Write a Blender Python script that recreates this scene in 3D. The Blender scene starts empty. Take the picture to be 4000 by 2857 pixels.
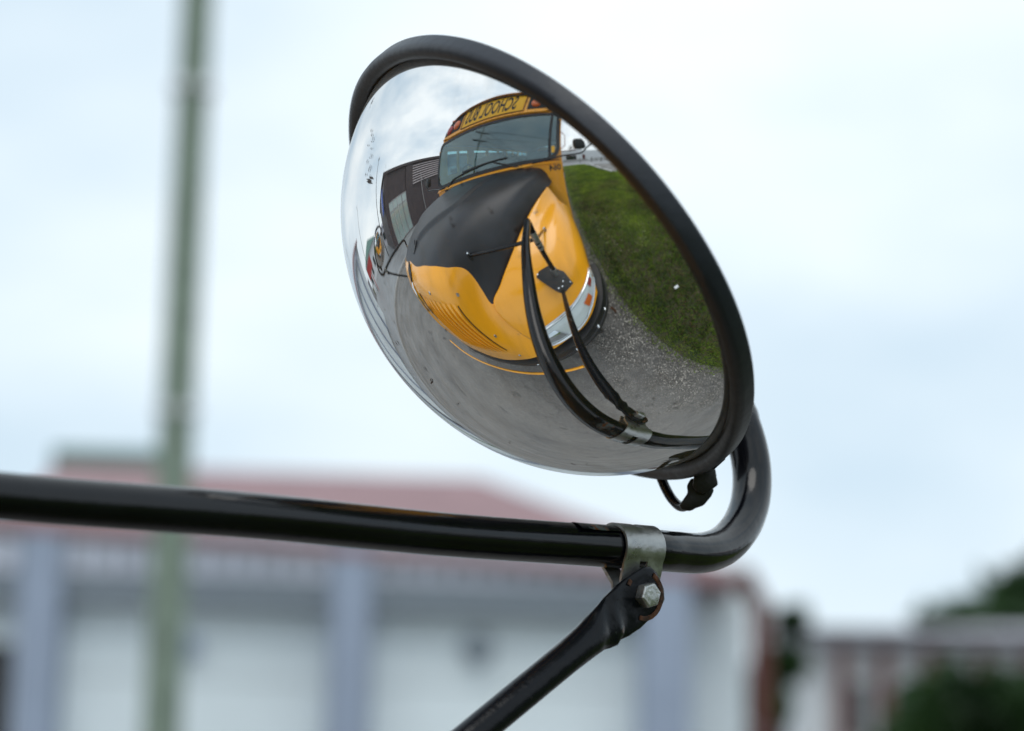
import bpy, bmesh, math, random
import numpy as np
from mathutils import Vector, Matrix
random.seed(7); rng = np.random.default_rng(7)
SC = bpy.context.scene
COL = SC.collection
R_ = math.radians

# ------------------------------------------------------------------ camera
CAM = Vector((2.21514, -1.26309, 1.20384))
cam_d = bpy.data.cameras.new('camera'); cam = bpy.data.objects.new('camera', cam_d); COL.objects.link(cam)
rt = Vector((0.752269, 0.658428, 0.023748)); up = Vector((0.1224, -0.175079, 0.976916)); bk = Vector((0.647386, -0.731998, -0.212298))
cam.matrix_world = Matrix(((rt.x, up.x, bk.x, CAM.x), (rt.y, up.y, bk.y, CAM.y), (rt.z, up.z, bk.z, CAM.z), (0, 0, 0, 1)))
cam_d.sensor_width = 36.0; cam_d.lens = 11471.12 / 4000 * 36.0
cam_d.clip_start = 0.02; cam_d.clip_end = 3000
cam_d.dof.use_dof = True; cam_d.dof.focus_distance = 1.79; cam_d.dof.aperture_fstop = 4.6
SC.camera = cam

# ------------------------------------------------------------------ world and sun
world = bpy.data.worlds.new('World'); SC.world = world; world.use_nodes = True
wn = world.node_tree; wn.nodes.clear()
def WN(t, **k):
    n = wn.nodes.new(t)
    for a, b in k.items(): setattr(n, a, b)
    return n
SUN_EL, SUN_AZ = R_(58), R_(140)
sky = WN('ShaderNodeTexSky', sky_type='NISHITA', sun_disc=False)
sky.sun_elevation = SUN_EL; sky.sun_rotation = SUN_AZ; sky.air_density = 1.0; sky.dust_density = 2.5
bg_sky = WN('ShaderNodeBackground'); bg_sky.inputs[1].default_value = 0.10
wn.links.new(sky.outputs[0], bg_sky.inputs[0])
tc = WN('ShaderNodeTexCoord'); mp = WN('ShaderNodeMapping'); mp.inputs['Scale'].default_value = (1, 1, 2.6)
wn.links.new(tc.outputs['Generated'], mp.inputs[0])
nz = WN('ShaderNodeTexNoise'); nz.inputs['Scale'].default_value = 2.4; nz.inputs['Detail'].default_value = 7; nz.inputs['Roughness'].default_value = 0.52
wn.links.new(mp.outputs[0], nz.inputs['Vector'])
cr = WN('ShaderNodeValToRGB')
cr.color_ramp.elements[0].position = 0.34; cr.color_ramp.elements[0].color = (0.55, 0.69, 0.80, 1)
cr.color_ramp.elements[1].position = 0.66; cr.color_ramp.elements[1].color = (0.97, 1.04, 1.06, 1)
wn.links.new(nz.outputs[0], cr.inputs[0])
bg_c = WN('ShaderNodeBackground'); bg_c.inputs[1].default_value = 1.24
wn.links.new(cr.outputs[0], bg_c.inputs[0])
mx = WN('ShaderNodeMixShader'); mx.inputs[0].default_value = 0.86
wn.links.new(bg_sky.outputs[0], mx.inputs[1]); wn.links.new(bg_c.outputs[0], mx.inputs[2])
wo = WN('ShaderNodeOutputWorld'); wn.links.new(mx.outputs[0], wo.inputs[0])

sl = bpy.data.lights.new('sun', 'SUN'); sl.energy = 0.9; sl.angle = R_(35); sl.color = (1.0, 0.97, 0.92)
so = bpy.data.objects.new('sun', sl); COL.objects.link(so)
sd = Vector((math.sin(SUN_AZ) * math.cos(SUN_EL), math.cos(SUN_AZ) * math.cos(SUN_EL), math.sin(SUN_EL)))
so.rotation_euler = sd.to_track_quat('Z', 'Y').to_euler(); so.location = (0, 0, 40)

vs = SC.view_settings
SC.display_settings.display_device = 'sRGB'; vs.view_transform = 'Standard'; vs.look = 'None'; vs.exposure = 0.0; vs.gamma = 1.0; vs.use_curve_mapping = False
SC.cycles.use_denoising = True
SC.cycles.max_bounces = 10; SC.cycles.glossy_bounces = 8; SC.cycles.transparent_max_bounces = 12

# ------------------------------------------------------------------ helpers
def link(o, parent=None):
    COL.objects.link(o)
    if parent is not None: o.parent = parent
    return o
def tag(o, label=None, cat=None, group=None, kind=None):
    for k, v in (('label', label), ('category', cat), ('group', group), ('kind', kind)):
        if v: o[k] = v
    return o
def empty(name, loc, label, cat, group=None):
    o = bpy.data.objects.new(name, None); o.empty_display_size = 0.1
    COL.objects.link(o); o.location = loc; tag(o, label, cat, group); return o
def mesh(name, verts, faces, mat, parent=None, smooth=False, **tg):
    me = bpy.data.meshes.new(name); me.from_pydata([tuple(v) for v in verts], [], [tuple(f) for f in faces]); me.update()
    if smooth: me.polygons.foreach_set('use_smooth', [True] * len(me.polygons))
    mats = mat if isinstance(mat, (list, tuple)) else [mat]
    for m in mats: me.materials.append(m)
    o = bpy.data.objects.new(name, me); COL.objects.link(o)
    if parent is not None:
        o.parent = parent; o.matrix_parent_inverse = pinv(parent)
    tag(o, **tg); return o
def pinv(p):
    m = Matrix.Translation(p.location) @ p.rotation_euler.to_matrix().to_4x4() if p.type == 'EMPTY' else None
    if m is None:
        # a mesh part: built in world coordinates, its own parent offset is already undone
        return p.matrix_parent_inverse.copy() if False else Matrix.Identity(4)
    return m.inverted()
class MB:
    def __init__(s): s.v = []; s.f = []; s.sm = False
    def add(s, v, f):
        n = len(s.v); s.v += [tuple(a) for a in v]; s.f += [tuple(i + n for i in q) for q in f]; return s
    def box(s, lo, hi, rot=0.0, c=None):
        x0, y0, z0 = lo; x1, y1, z1 = hi
        v = [Vector(a) for a in ((x0,y0,z0),(x1,y0,z0),(x1,y1,z0),(x0,y1,z0),(x0,y0,z1),(x1,y0,z1),(x1,y1,z1),(x0,y1,z1))]
        if rot:
            cc = Vector(c) if c else Vector(((x0+x1)/2,(y0+y1)/2,0)); M = Matrix.Rotation(rot, 4, 'Z')
            v = [M @ (a - cc) + cc for a in v]
        return s.add(v, [(0,3,2,1),(4,5,6,7),(0,1,5,4),(1,2,6,5),(2,3,7,6),(3,0,4,7)])
    def obox(s, c, ax, hs):
        c = Vector(c); A = [Vector(a).normalized() * h for a, h in zip(ax, hs)]
        v = [c + A[0]*i + A[1]*j + A[2]*k for k in (-1,1) for j in (-1,1) for i in (-1,1)]
        return s.add(v, [(0,2,3,1),(4,5,7,6),(0,1,5,4),(2,6,7,3),(0,4,6,2),(1,3,7,5)])
    def tube(s, pts, r, n=12, cap=True):
        pts = [Vector(p) for p in pts]; rr = r if isinstance(r, (list, tuple)) else [r] * len(pts)
        T = []
        for i in range(len(pts)):
            a = pts[min(i+1, len(pts)-1)] - pts[max(i-1, 0)]; T.append(a.normalized())
        ref = Vector((0,0,1)) if abs(T[0].z) < .9 else Vector((1,0,0))
        u = T[0].cross(ref).normalized(); V = []; F = []
        for i, (p, t) in enumerate(zip(pts, T)):
            u = (u - t * u.dot(t)).normalized(); w = t.cross(u)
            for k in range(n):
                a = 2*math.pi*k/n; V.append(p + (u*math.cos(a) + w*math.sin(a)) * rr[i])
        for i in range(len(pts)-1):
            for k in range(n):
                k2 = (k+1) % n; F.append((i*n+k, i*n+k2, (i+1)*n+k2, (i+1)*n+k))
        if cap: F.append(tuple(range(n))[::-1]); F.append(tuple((len(pts)-1)*n+k for k in range(n)))
        return s.add(V, F)
    def prism(s, poly, ax, d0, d1):
        # poly: list of 3D points in a plane, extruded along ax from d0 to d1
        ax = Vector(ax).normalized(); n = len(poly); P = [Vector(p) for p in poly]
        V = [p + ax*d0 for p in P] + [p + ax*d1 for p in P]
        F = [tuple(range(n))[::-1], tuple(range(n, 2*n))] + [(i, (i+1) % n, n+(i+1) % n, n+i) for i in range(n)]
        return s.add(V, F)
    def build(s, name, mat, parent=None, smooth=False, bevel=0, **tg):
        o = mesh(name, s.v, s.f, mat, parent, False, **tg)
        bm = bmesh.new(); bm.from_mesh(o.data); bmesh.ops.recalc_face_normals(bm, faces=bm.faces)
        if bevel:
            bmesh.ops.bevel(bm, geom=[e for e in bm.edges if len(e.link_faces) == 2 and e.calc_face_angle(0) > .5], offset=bevel, segments=2, affect='EDGES', profile=.6)
        bm.to_mesh(o.data); bm.free()
        if smooth or bevel:
            o.data.polygons.foreach_set('use_smooth', [True]*len(o.data.polygons))
            try: o.data.set_sharp_from_angle(angle=R_(38))
            except Exception: pass
        return o
def crv(pts, n):
    """Catmull-Rom through pts, n samples per span"""
    P = [np.array(p, float) for p in pts]; P = [2*P[0]-P[1]] + P + [2*P[-1]-P[-2]]; out = []
    for i in range(1, len(P)-2):
        for k in range(n):
            t = k/n; a, b, c, d = P[i-1:i+3]
            out.append(.5*((2*b)+(-a+c)*t+(2*a-5*b+4*c-d)*t*t+(-a+3*b-3*c+d)*t**3))
    out.append(P[-2]); return out
def surf_eval(T, nu, nv):
    rows = [crv(r, nv) for r in T]; cols = list(zip(*rows))
    return np.array([crv(c, nu) for c in cols]).transpose(1, 0, 2)
def grid_faces(a, b, off=0): return [(off+i*b+j, off+i*b+j+1, off+(i+1)*b+j+1, off+(i+1)*b+j) for i in range(a-1) for j in range(b-1)]

# ------------------------------------------------------------------ materials
def mat(name, col=(.5,.5,.5), rough=.5, metal=0.0, noise=0.0, nscale=20, col2=None, bump=0.0, bscale=60, spec=.5, coat=0, detail=5, gen=False, rvar=0.0):
    m = bpy.data.materials.new(name); m.use_nodes = True; nt = m.node_tree; b = nt.nodes['Principled BSDF']
    b.inputs['Base Color'].default_value = (*col, 1); b.inputs['Roughness'].default_value = rough; b.inputs['Metallic'].default_value = metal
    b.inputs['Specular IOR Level'].default_value = spec; b.inputs['Coat Weight'].default_value = coat; b.inputs['Coat Roughness'].default_value = .08
    tc = nt.nodes.new('ShaderNodeTexCoord'); m['co'] = 1
    if noise or col2 or rvar:
        n = nt.nodes.new('ShaderNodeTexNoise'); n.inputs['Scale'].default_value = nscale; n.inputs['Detail'].default_value = detail; n.inputs['Roughness'].default_value = .6
        nt.links.new(tc.outputs['Object'], n.inputs['Vector'])
        r = nt.nodes.new('ShaderNodeValToRGB'); c2 = col2 or tuple(c*(1-noise) for c in col)
        r.color_ramp.elements[0].position = .36; r.color_ramp.elements[1].position = .66
        r.color_ramp.elements[0].color = (*c2, 1); r.color_ramp.elements[1].color = (*col, 1)
        nt.links.new(n.outputs[0], r.inputs[0]); nt.links.new(r.outputs[0], b.inputs['Base Color'])
        if rvar:
            mr = nt.nodes.new('ShaderNodeMapRange'); mr.inputs[1].default_value = .3; mr.inputs[2].default_value = .7
            mr.inputs[3].default_value = max(0.02, rough-rvar); mr.inputs[4].default_value = rough+rvar
            nt.links.new(n.outputs[0], mr.inputs[0]); nt.links.new(mr.outputs[0], b.inputs['Roughness'])
    if bump:
        n2 = nt.nodes.new('ShaderNodeTexNoise'); n2.inputs['Scale'].default_value = bscale; n2.inputs['Detail'].default_value = 6
        nt.links.new(tc.outputs['Object'], n2.inputs['Vector'])
        bp = nt.nodes.new('ShaderNodeBump'); bp.inputs['Strength'].default_value = bump; bp.inputs['Distance'].default_value = .01
        nt.links.new(n2.outputs[0], bp.inputs['Height']); nt.links.new(bp.outputs[0], b.inputs['Normal'])
    return m
class NT:
    def __init__(s, m): s.t = m.node_tree; s.b = s.t.nodes['Principled BSDF']
    def n(s, t, **k):
        q = s.t.nodes.new(t)
        for a, b in k.items(): setattr(q, a, b)
        return q
    def l(s, a, b): s.t.links.new(a, b)
    def m(s, op, a, b=None, c=None, clamp=False):
        q = s.n('ShaderNodeMath', operation=op, use_clamp=clamp)
        for i, v in enumerate((a, b, c)):
            if v is None: continue
            if isinstance(v, (int, float)): q.inputs[i].default_value = v
            else: s.l(v, q.inputs[i])
        return q.outputs[0]
M = {}
M['rubber'] = mat('black_rubber', (.022,.027,.040), .44, noise=.3, nscale=9, bump=.06, bscale=140, spec=.5, rvar=.08)
M['black'] = mat('black_powder_coat', (.0035,.004,.007), .16, noise=.4, nscale=30, bump=.04, bscale=110, spec=.28, rvar=.05, coat=.25)
M['black_flat'] = mat('black_plastic', (.012,.012,.013), .45, bump=.08, bscale=80)
M['hood_black'] = None
M['steel'] = mat('zinc_steel', (.50,.50,.49), .36, .8, noise=.35, nscale=70, bump=.08, bscale=200, rvar=.14)
M['bolt'] = mat('bolt_steel', (.66,.67,.66), .36, .85, noise=.35, nscale=110, bump=.12, bscale=300, rvar=.12)
M['chrome'] = mat('chrome', (.82,.84,.86), .06, 1.0)
M['rust'] = mat('rusty_steel', (.16,.055,.018), .75, .2, col2=(.035,.02,.014), nscale=160, bump=.4, bscale=260)
M['petal'] = mat('pale_petals', (.55,.55,.30), .7)
M['dirt'] = mat('dried_dirt', (.11,.10,.10), .8)
M['wire_white'] = mat('stamped_letters', (.62,.62,.58), .6)

def dome_mat():
    m = mat('mirror_dome', (.88,.88,.88), .012, 1.0); k = NT(m); tc = k.n('ShaderNodeTexCoord')
    # film of dirt: fine streaks and smudges
    mp = k.n('ShaderNodeMapping'); mp.inputs['Rotation'].default_value = (0, R_(35), R_(20)); mp.inputs['Scale'].default_value = (60, 9, 9)
    k.l(tc.outputs['Object'], mp.inputs[0])
    n1 = k.n('ShaderNodeTexNoise'); n1.inputs['Scale'].default_value = 1.0; n1.inputs['Detail'].default_value = 8; n1.inputs['Roughness'].default_value = .7; k.l(mp.outputs[0], n1.inputs['Vector'])
    n2 = k.n('ShaderNodeTexNoise'); n2.inputs['Scale'].default_value = 11; n2.inputs['Detail'].default_value = 4; k.l(tc.outputs['Object'], n2.inputs['Vector'])
    f = k.m('MULTIPLY', k.m('SUBTRACT', n1.outputs[0], .50, clamp=True), k.m('MULTIPLY', k.m('SUBTRACT', n2.outputs[0], .42, clamp=True), 2.2))
    # dark specks
    v = k.n('ShaderNodeTexNoise'); v.inputs['Scale'].default_value = 130; v.inputs['Detail'].default_value = 3; k.l(tc.outputs['Object'], v.inputs['Vector'])
    v2 = k.n('ShaderNodeTexNoise'); v2.inputs['Scale'].default_value = 16; k.l(tc.outputs['Object'], v2.inputs['Vector'])
    sp = k.m('MULTIPLY', k.m('MULTIPLY', k.m('SUBTRACT', v.outputs[0], .645, clamp=True), 14, clamp=True), k.m('MULTIPLY', k.m('SUBTRACT', v2.outputs[0], .57, clamp=True), 14, clamp=True))
    dd = k.n('ShaderNodeBsdfDiffuse'); dd.inputs[0].default_value = (.36,.35,.33,1)
    ds = k.n('ShaderNodeBsdfDiffuse'); ds.inputs[0].default_value = (.05,.035,.03,1)
    mxa = k.n('ShaderNodeMixShader'); lw = k.n('ShaderNodeLayerWeight'); lw.inputs[0].default_value = .5
    n5 = k.n('ShaderNodeTexNoise'); n5.inputs['Scale'].default_value = 7; n5.inputs['Detail'].default_value = 6; k.l(tc.outputs['Object'], n5.inputs['Vector'])
    edge = k.m('MULTIPLY', k.m('POWER', lw.outputs['Facing'], 2.6), k.m('MULTIPLY', n5.outputs[0], .62))
    k.l(k.m('ADD', k.m('ADD', k.m('MULTIPLY', f, 3.0, clamp=True), edge), .02, clamp=True), mxa.inputs[0]); k.l(k.b.outputs[0], mxa.inputs[1]); k.l(dd.outputs[0], mxa.inputs[2])
    mxb = k.n('ShaderNodeMixShader'); k.l(k.m('MULTIPLY', sp, .8), mxb.inputs[0]); k.l(mxa.outputs[0], mxb.inputs[1]); k.l(ds.outputs[0], mxb.inputs[2])
    k.l(mxb.outputs[0], k.t.nodes['Material Output'].inputs[0])
    return m
M['dome'] = dome_mat()

def chipped_mat(name, rust_amt):
    """black paint with chips down to grey primer and rust"""
    m = mat(name, (.005,.006,.009), .22, bump=.07, bscale=110, spec=.20); k = NT(m); tc = k.n('ShaderNodeTexCoord')
    n = k.n('ShaderNodeTexNoise'); n.inputs['Scale'].default_value = 55; n.inputs['Detail'].default_value = 9; n.inputs['Roughness'].default_value = .7; k.l(tc.outputs['Object'], n.inputs['Vector'])
    n3 = k.n('ShaderNodeTexNoise'); n3.inputs['Scale'].default_value = 200; n3.inputs['Detail'].default_value = 4; k.l(tc.outputs['Object'], n3.inputs['Vector'])
    r1 = k.n('ShaderNodeValToRGB'); r1.color_ramp.elements[0].position = .60-rust_amt; r1.color_ramp.elements[0].color = (.006,.007,.010,1)
    r1.color_ramp.elements[1].position = .68-rust_amt; r1.color_ramp.elements[1].color = (.10,.12,.12,1)
    k.l(n.outputs[0], r1.inputs[0])
    rr = k.n('ShaderNodeValToRGB'); rr.color_ramp.elements[0].position = .50; rr.color_ramp.elements[0].color = (0,0,0,1); rr.color_ramp.elements[1].position = .60
    k.l(n3.outputs[0], rr.inputs[0])
    mxr = k.n('ShaderNodeMix', data_type='RGBA'); k.l(k.m('MULTIPLY', rr.outputs[0], k.m('MULTIPLY', k.m('SUBTRACT', n.outputs[0], .60-rust_amt, clamp=True), 12, clamp=True)), mxr.inputs[0])
    k.l(r1.outputs[0], mxr.inputs[6]); mxr.inputs[7].default_value = (.14,.05,.018,1)
    k.l(mxr.outputs[2], k.b.inputs['Base Color'])
    return m
M['chip'] = chipped_mat('chipped_black_paint', -.02)
M['chip2'] = chipped_mat('worn_black_paint', .10)

YEL = (.98,.41,.012)
def yellow_mat(name, dirt=.25):
    m = mat(name, YEL, .22, coat=.55, spec=.5); k = NT(m); tc = k.n('ShaderNodeTexCoord')
    n = k.n('ShaderNodeTexNoise'); n.inputs['Scale'].default_value = 7; n.inputs['Detail'].default_value = 8; n.inputs['Roughness'].default_value = .62; k.l(tc.outputs['Object'], n.inputs['Vector'])
    r = k.n('ShaderNodeValToRGB'); r.color_ramp.elements[0].position = .24; r.color_ramp.elements[1].position = .35
    r.color_ramp.elements[0].color = (.34,.17,.05,1); r.color_ramp.elements[1].color = (*YEL, 1); k.l(n.outputs[0], r.inputs[0])
    k.l(r.outputs[0], k.b.inputs['Base Color']); k.b.inputs['Roughness'].default_value = .2 + .2*dirt
    return m, k, r
M['yellow'] = yellow_mat('school_bus_yellow_paint')[0]

def hood_mat():
    m, k, r = yellow_mat('hood_paint', .3); tc = k.n('ShaderNodeTexCoord'); sx = k.n('ShaderNodeSeparateXYZ'); k.l(tc.outputs['Object'], sx.inputs[0])
    ax = k.m('ABSOLUTE', sx.outputs[0])
    cv = k.n('ShaderNodeFloatCurve'); c = cv.mapping.curves[0]
    pts = HOODLINE
    c.points[0].location = pts[0]; c.points[1].location = pts[-1]
    for p in pts[1:-1]: c.points.new(*p)
    cv.mapping.update(); k.l(ax, cv.inputs['Value'])
    msk = k.m('MULTIPLY', k.m('ADD', k.m('SUBTRACT', k.m('SUBTRACT', sx.outputs[2], .6), cv.outputs[0]), .0008), 600, clamp=True)
    n = k.n('ShaderNodeTexNoise'); n.inputs['Scale'].default_value = 6; n.inputs['Detail'].default_value = 8; k.l(tc.outputs['Object'], n.inputs['Vector'])
    rb = k.n('ShaderNodeValToRGB'); rb.color_ramp.elements[0].color = (.009,.010,.013,1); rb.color_ramp.elements[1].color = (.019,.021,.027,1)
    rb.color_ramp.elements[0].position = .35; rb.color_ramp.elements[1].position = .65; k.l(n.outputs[0], rb.inputs[0])
    mxc = k.n('ShaderNodeMix', data_type='RGBA'); k.l(msk, mxc.inputs[0]); k.l(r.outputs[0], mxc.inputs[6]); k.l(rb.outputs[0], mxc.inputs[7]); k.l(mxc.outputs[2], k.b.inputs['Base Color'])
    k.l(k.m('ADD', k.m('MULTIPLY', msk, .16), .26), k.b.inputs['Roughness']); k.l(k.m('MULTIPLY', k.m('SUBTRACT', 1.0, msk), .5), k.b.inputs['Coat Weight'])
    return m
HOODLINE = [(0,.829),(.144,.823),(.385,.809),(.47,.791),(.515,.768),(.545,.742),(.565,.71),(.578,.66),(.586,.60),(.593,.545),(.61,.532),(.70,.530),(1,.53)]
M['hood'] = hood_mat()
M['sign_yellow'] = mat('reflective_sign_yellow', (.97,.50,.015), .5)
M['ink'] = mat('black_ink', (.008,.008,.009), .5)
M['glass_seal'] = mat('windshield_seal', (.006,.006,.008), .4)
M['interior'] = mat('bus_interior', (.045,.055,.06), .8)
M['seat'] = mat('seat_vinyl', (.02,.028,.035), .6)
M['tyre'] = mat('tyre_rubber', (.018,.018,.019), .75, bump=.3, bscale=60)
M['rim'] = mat('wheel_paint', (.02,.02,.02), .4)
M['red_lens'] = mat('red_lens', (.42,.02,.02), .12, spec=.7, coat=.6)
M['amber_lens'] = mat('amber_lens', (.85,.17,.03), .12, spec=.7, coat=.6)
M['red_line'] = mat('red_rail', (.30,.03,.02), .4)
def glass_mat(name, tint, refl_boost=0.0):
    m = bpy.data.materials.new(name); m.use_nodes = True; t = m.node_tree; t.nodes.clear()
    o = t.nodes.new('ShaderNodeOutputMaterial'); tr = t.nodes.new('ShaderNodeBsdfTransparent'); tr.inputs[0].default_value = (*tint, 1)
    g = t.nodes.new('ShaderNodeBsdfGlossy'); g.inputs['Roughness'].default_value = .005; g.inputs[0].default_value = (.9,.98,1,1)
    lw = t.nodes.new('ShaderNodeLayerWeight'); lw.inputs[0].default_value = .5
    pw = t.nodes.new('ShaderNodeMath'); pw.operation = 'POWER'; pw.inputs[1].default_value = 4.5; t.links.new(lw.outputs['Facing'], pw.inputs[0])
    ad = t.nodes.new('ShaderNodeMath'); ad.operation = 'MULTIPLY_ADD'; ad.inputs[1].default_value = .85; ad.inputs[2].default_value = .045 + refl_boost; ad.use_clamp = True; t.links.new(pw.outputs[0], ad.inputs[0])
    mm = t.nodes.new('ShaderNodeMixShader'); t.links.new(ad.outputs[0], mm.inputs[0]); t.links.new(tr.outputs[0], mm.inputs[1]); t.links.new(g.outputs[0], mm.inputs[2]); t.links.new(mm.outputs[0], o.inputs[0])
    return m
M['windshield'] = glass_mat('windshield_glass', (.66,.84,.86), .06)
M['window'] = glass_mat('side_window_glass', (.75,.85,.86), .04)
M['lamp_glass'] = glass_mat('lamp_glass', (.93,.95,.96), .05)

def asphalt_mat():
    m = mat('wet_asphalt', (.16,.155,.15), .5); k = NT(m); tc = k.n('ShaderNodeTexCoord'); P = tc.outputs['Object']
    def noise(sc, d=6, r=.6):
        n = k.n('ShaderNodeTexNoise'); n.inputs['Scale'].default_value = sc; n.inputs['Detail'].default_value = d; n.inputs['Roughness'].default_value = r; k.l(P, n.inputs['Vector']); return n.outputs[0]
    def ramp(v, *st):
        r = k.n('ShaderNodeValToRGB'); e = r.color_ramp.elements; e[0].position, e[0].color = st[0][0], (*st[0][1], 1); e[1].position, e[1].color = st[-1][0], (*st[-1][1], 1)
        for p, c in st[1:-1]: q = e.new(p); q.color = (*c, 1)
        k.l(v, r.inputs[0]); return r.outputs[0]
    def mixc(f, a, b, bt='MIX'):
        q = k.n('ShaderNodeMix', data_type='RGBA', blend_type=bt)
        if isinstance(f, (int, float)): q.inputs[0].default_value = f
        else: k.l(f, q.inputs[0])
        k.l(a, q.inputs[6]); k.l(b, q.inputs[7]); return q.outputs[2]
    def vor(sc):
        v = k.n('ShaderNodeTexVoronoi'); v.inputs['Scale'].default_value = sc; k.l(P, v.inputs['Vector']); w = k.n('ShaderNodeTexWhiteNoise', noise_dimensions='3D'); k.l(v.outputs['Position'], w.inputs['Vector']); return v.outputs['Distance'], w.outputs['Value']
    d1, w1 = vor(110); d2, w2 = vor(75)
    fine = ramp(w1, (0, (.115,.108,.102)), (.8, (.15,.143,.135)), (1, (.23,.22,.205)))
    loose = ramp(w2, (0, (.040,.037,.034)), (.6, (.085,.078,.071)), (.88, (.18,.168,.15)), (1, (.44,.41,.37)))
    sx = k.n('ShaderNodeSeparateXYZ'); k.l(P, sx.inputs[0])
    g = k.m('ADD', k.m('MULTIPLY', sx.outputs[0], 1.5), k.m('MULTIPLY', k.m('SUBTRACT', noise(1.7, 8, .65), .5), 4.0)); g = k.m('SUBTRACT', g, .75, clamp=True)
    c = mixc(g, fine, loose)
    c = mixc(1.0, c, ramp(noise(.8, 9, .68), (.34, (.72,.72,.74)), (.47, (1.15,1.14,1.12)), (.62, (1.42,1.40,1.36)), (.74, (1.8,1.76,1.68))), 'MULTIPLY')
    c = mixc(ramp(noise(3.1, 5, .5), (.62, (0,0,0)), (.70, (.75,.75,.75))), c, ramp(noise(9), (.3, (.05,.048,.045)), (.7, (.09,.085,.08))))
    cr_ = k.n('ShaderNodeTexVoronoi', feature='DISTANCE_TO_EDGE'); cr_.inputs['Scale'].default_value = .55
    wp = k.n('ShaderNodeMix', data_type='VECTOR'); 
    nzv = k.n('ShaderNodeTexNoise'); nzv.inputs['Scale'].default_value = 2.2; nzv.inputs['Detail'].default_value = 6; k.l(P, nzv.inputs['Vector'])
    va = k.n('ShaderNodeVectorMath', operation='ADD'); k.l(P, va.inputs[0]); k.l(nzv.outputs['Color'], va.inputs[1]); k.l(va.outputs[0], cr_.inputs['Vector'])
    crk = k.m('LESS_THAN', cr_.outputs['Distance'], .0045)
    c = mixc(k.m('MULTIPLY', crk, .30), c, ramp(noise(20), (0, (.02,.02,.02)), (1, (.035,.035,.033))))
    k.l(c, k.b.inputs['Base Color'])
    rr = k.n('ShaderNodeMapRange'); rr.inputs[1].default_value = .4; rr.inputs[2].default_value = .65; rr.inputs[3].default_value = .30; rr.inputs[4].default_value = .75; k.l(noise(1.1, 7), rr.inputs[0]); k.l(rr.outputs[0], k.b.inputs['Roughness'])
    bp = k.n('ShaderNodeBump'); bp.inputs['Strength'].default_value = .6; bp.inputs['Distance'].default_value = .01
    k.l(k.m('ADD', d1, k.m('MULTIPLY', k.m('MULTIPLY', d2, g), 2.0)), bp.inputs['Height']); k.l(bp.outputs[0], k.b.inputs['Normal'])
    return m
M['asphalt'] = asphalt_mat()
M['gravel'] = mat('gravel_stones', (.22,.205,.185), .85, col2=(.07,.066,.06), nscale=40)
M['street'] = mat('pale_street', (.27,.275,.28), .5, noise=.35, nscale=1.1, bump=.2, bscale=60)
M['soil'] = mat('verge_soil', (.075,.06,.035), .95, col2=(.03,.05,.012), nscale=3, bump=.6, bscale=30)
M['concrete'] = mat('concrete', (.42,.41,.39), .8, noise=.3, nscale=3, bump=.2)
M['white_line'] = mat('road_paint_white', (.62,.62,.60), .7, noise=.3, nscale=12)
M['yellow_line'] = mat('road_paint_yellow', (.55,.40,.08), .7, noise=.3, nscale=12)
def leaf_mat(name, a, b, scale=2.0):
    m = mat(name, a, .55, col2=b, nscale=scale, detail=8, spec=.3); k = NT(m); t_ = k.n('ShaderNodeBsdfTranslucent')
    src = k.b.inputs['Base Color'].links[0].from_socket; k.l(src, t_.inputs[0]); x = k.n('ShaderNodeMixShader'); x.inputs[0].default_value = .42
    k.l(k.b.outputs[0], x.inputs[1]); k.l(t_.outputs[0], x.inputs[2]); k.l(x.outputs[0], k.t.nodes['Material Output'].inputs[0])
    return m
M['grass'] = leaf_mat('grass_blades', (.38,.50,.07), (.13,.21,.025), 2.2)
M['weed'] = leaf_mat('weed_leaves', (.20,.31,.05), (.07,.11,.025), 3)
M['straw'] = leaf_mat('dry_stalks', (.33,.28,.13), (.20,.13,.07), 3)
M['tree'] = leaf_mat('tree_leaves', (.05,.115,.03), (.012,.03,.010), 1.2)
M['bark'] = mat('bark', (.09,.07,.05), .9, noise=.4, nscale=8, bump=.6, bscale=20)
M['pole'] = mat('weathered_pole', (.27,.34,.27), .85, noise=.35, nscale=6, bump=.3, bscale=20)
M['dark_steel'] = mat('dark_steel', (.02,.02,.022), .5)
M['brown_clad'] = mat('brown_cladding', (.062,.046,.050), .6, noise=.3, nscale=2.5, bump=.2, bscale=80)
M['brown_slat'] = mat('brown_slats', (.30,.26,.27), .45, noise=.25, nscale=3)
M['roof_pink'] = mat('red_tile_roof', (.35,.215,.225), .8, noise=.2, nscale=1.6, bump=.2)
M['roof_green'] = mat('green_metal_roof', (.10,.20,.17), .6, noise=.2, nscale=2)
M['fac_white'] = mat('white_panel', (.82,.90,.93), .7, noise=.10, nscale=.7)
M['fac_blue'] = mat('blue_grey_pilaster', (.32,.38,.49), .7, noise=.12, nscale=1.5)
M['fac_grey'] = mat('facade_grey', (.26,.30,.34), .7)
M['band'] = mat('corrugated_band', (.72,.75,.86), .5, noise=.2, nscale=3)
M['white_wall'] = mat('white_render', (.74,.75,.76), .8, noise=.08, nscale=.8)
M['cream'] = mat('pale_wall', (.55,.55,.60), .8, noise=.2, nscale=1)
M['brick'] = mat('brick_red', (.16,.055,.045), .85, noise=.3, nscale=6)
M['grey_roof'] = mat('grey_roof', (.50,.49,.54), .8, noise=.2, nscale=2)
M['blue_sign'] = mat('blue_sign', (.02,.08,.42), .4)
M['red_paint'] = mat('red_paint', (.45,.05,.05), .4)
M['dark_win'] = mat('dark_window_glass', (.03,.045,.05), .06, spec=.8)
M['sky_glass'] = mat('sky_toned_window_glass', (.30,.38,.36), .06, spec=1.0, coat=1)  # pale base colour stands in for the sky reflected in the panes
M['bright'] = mat('bright_reflector', (.88,.90,.92), .18, .25)
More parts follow.
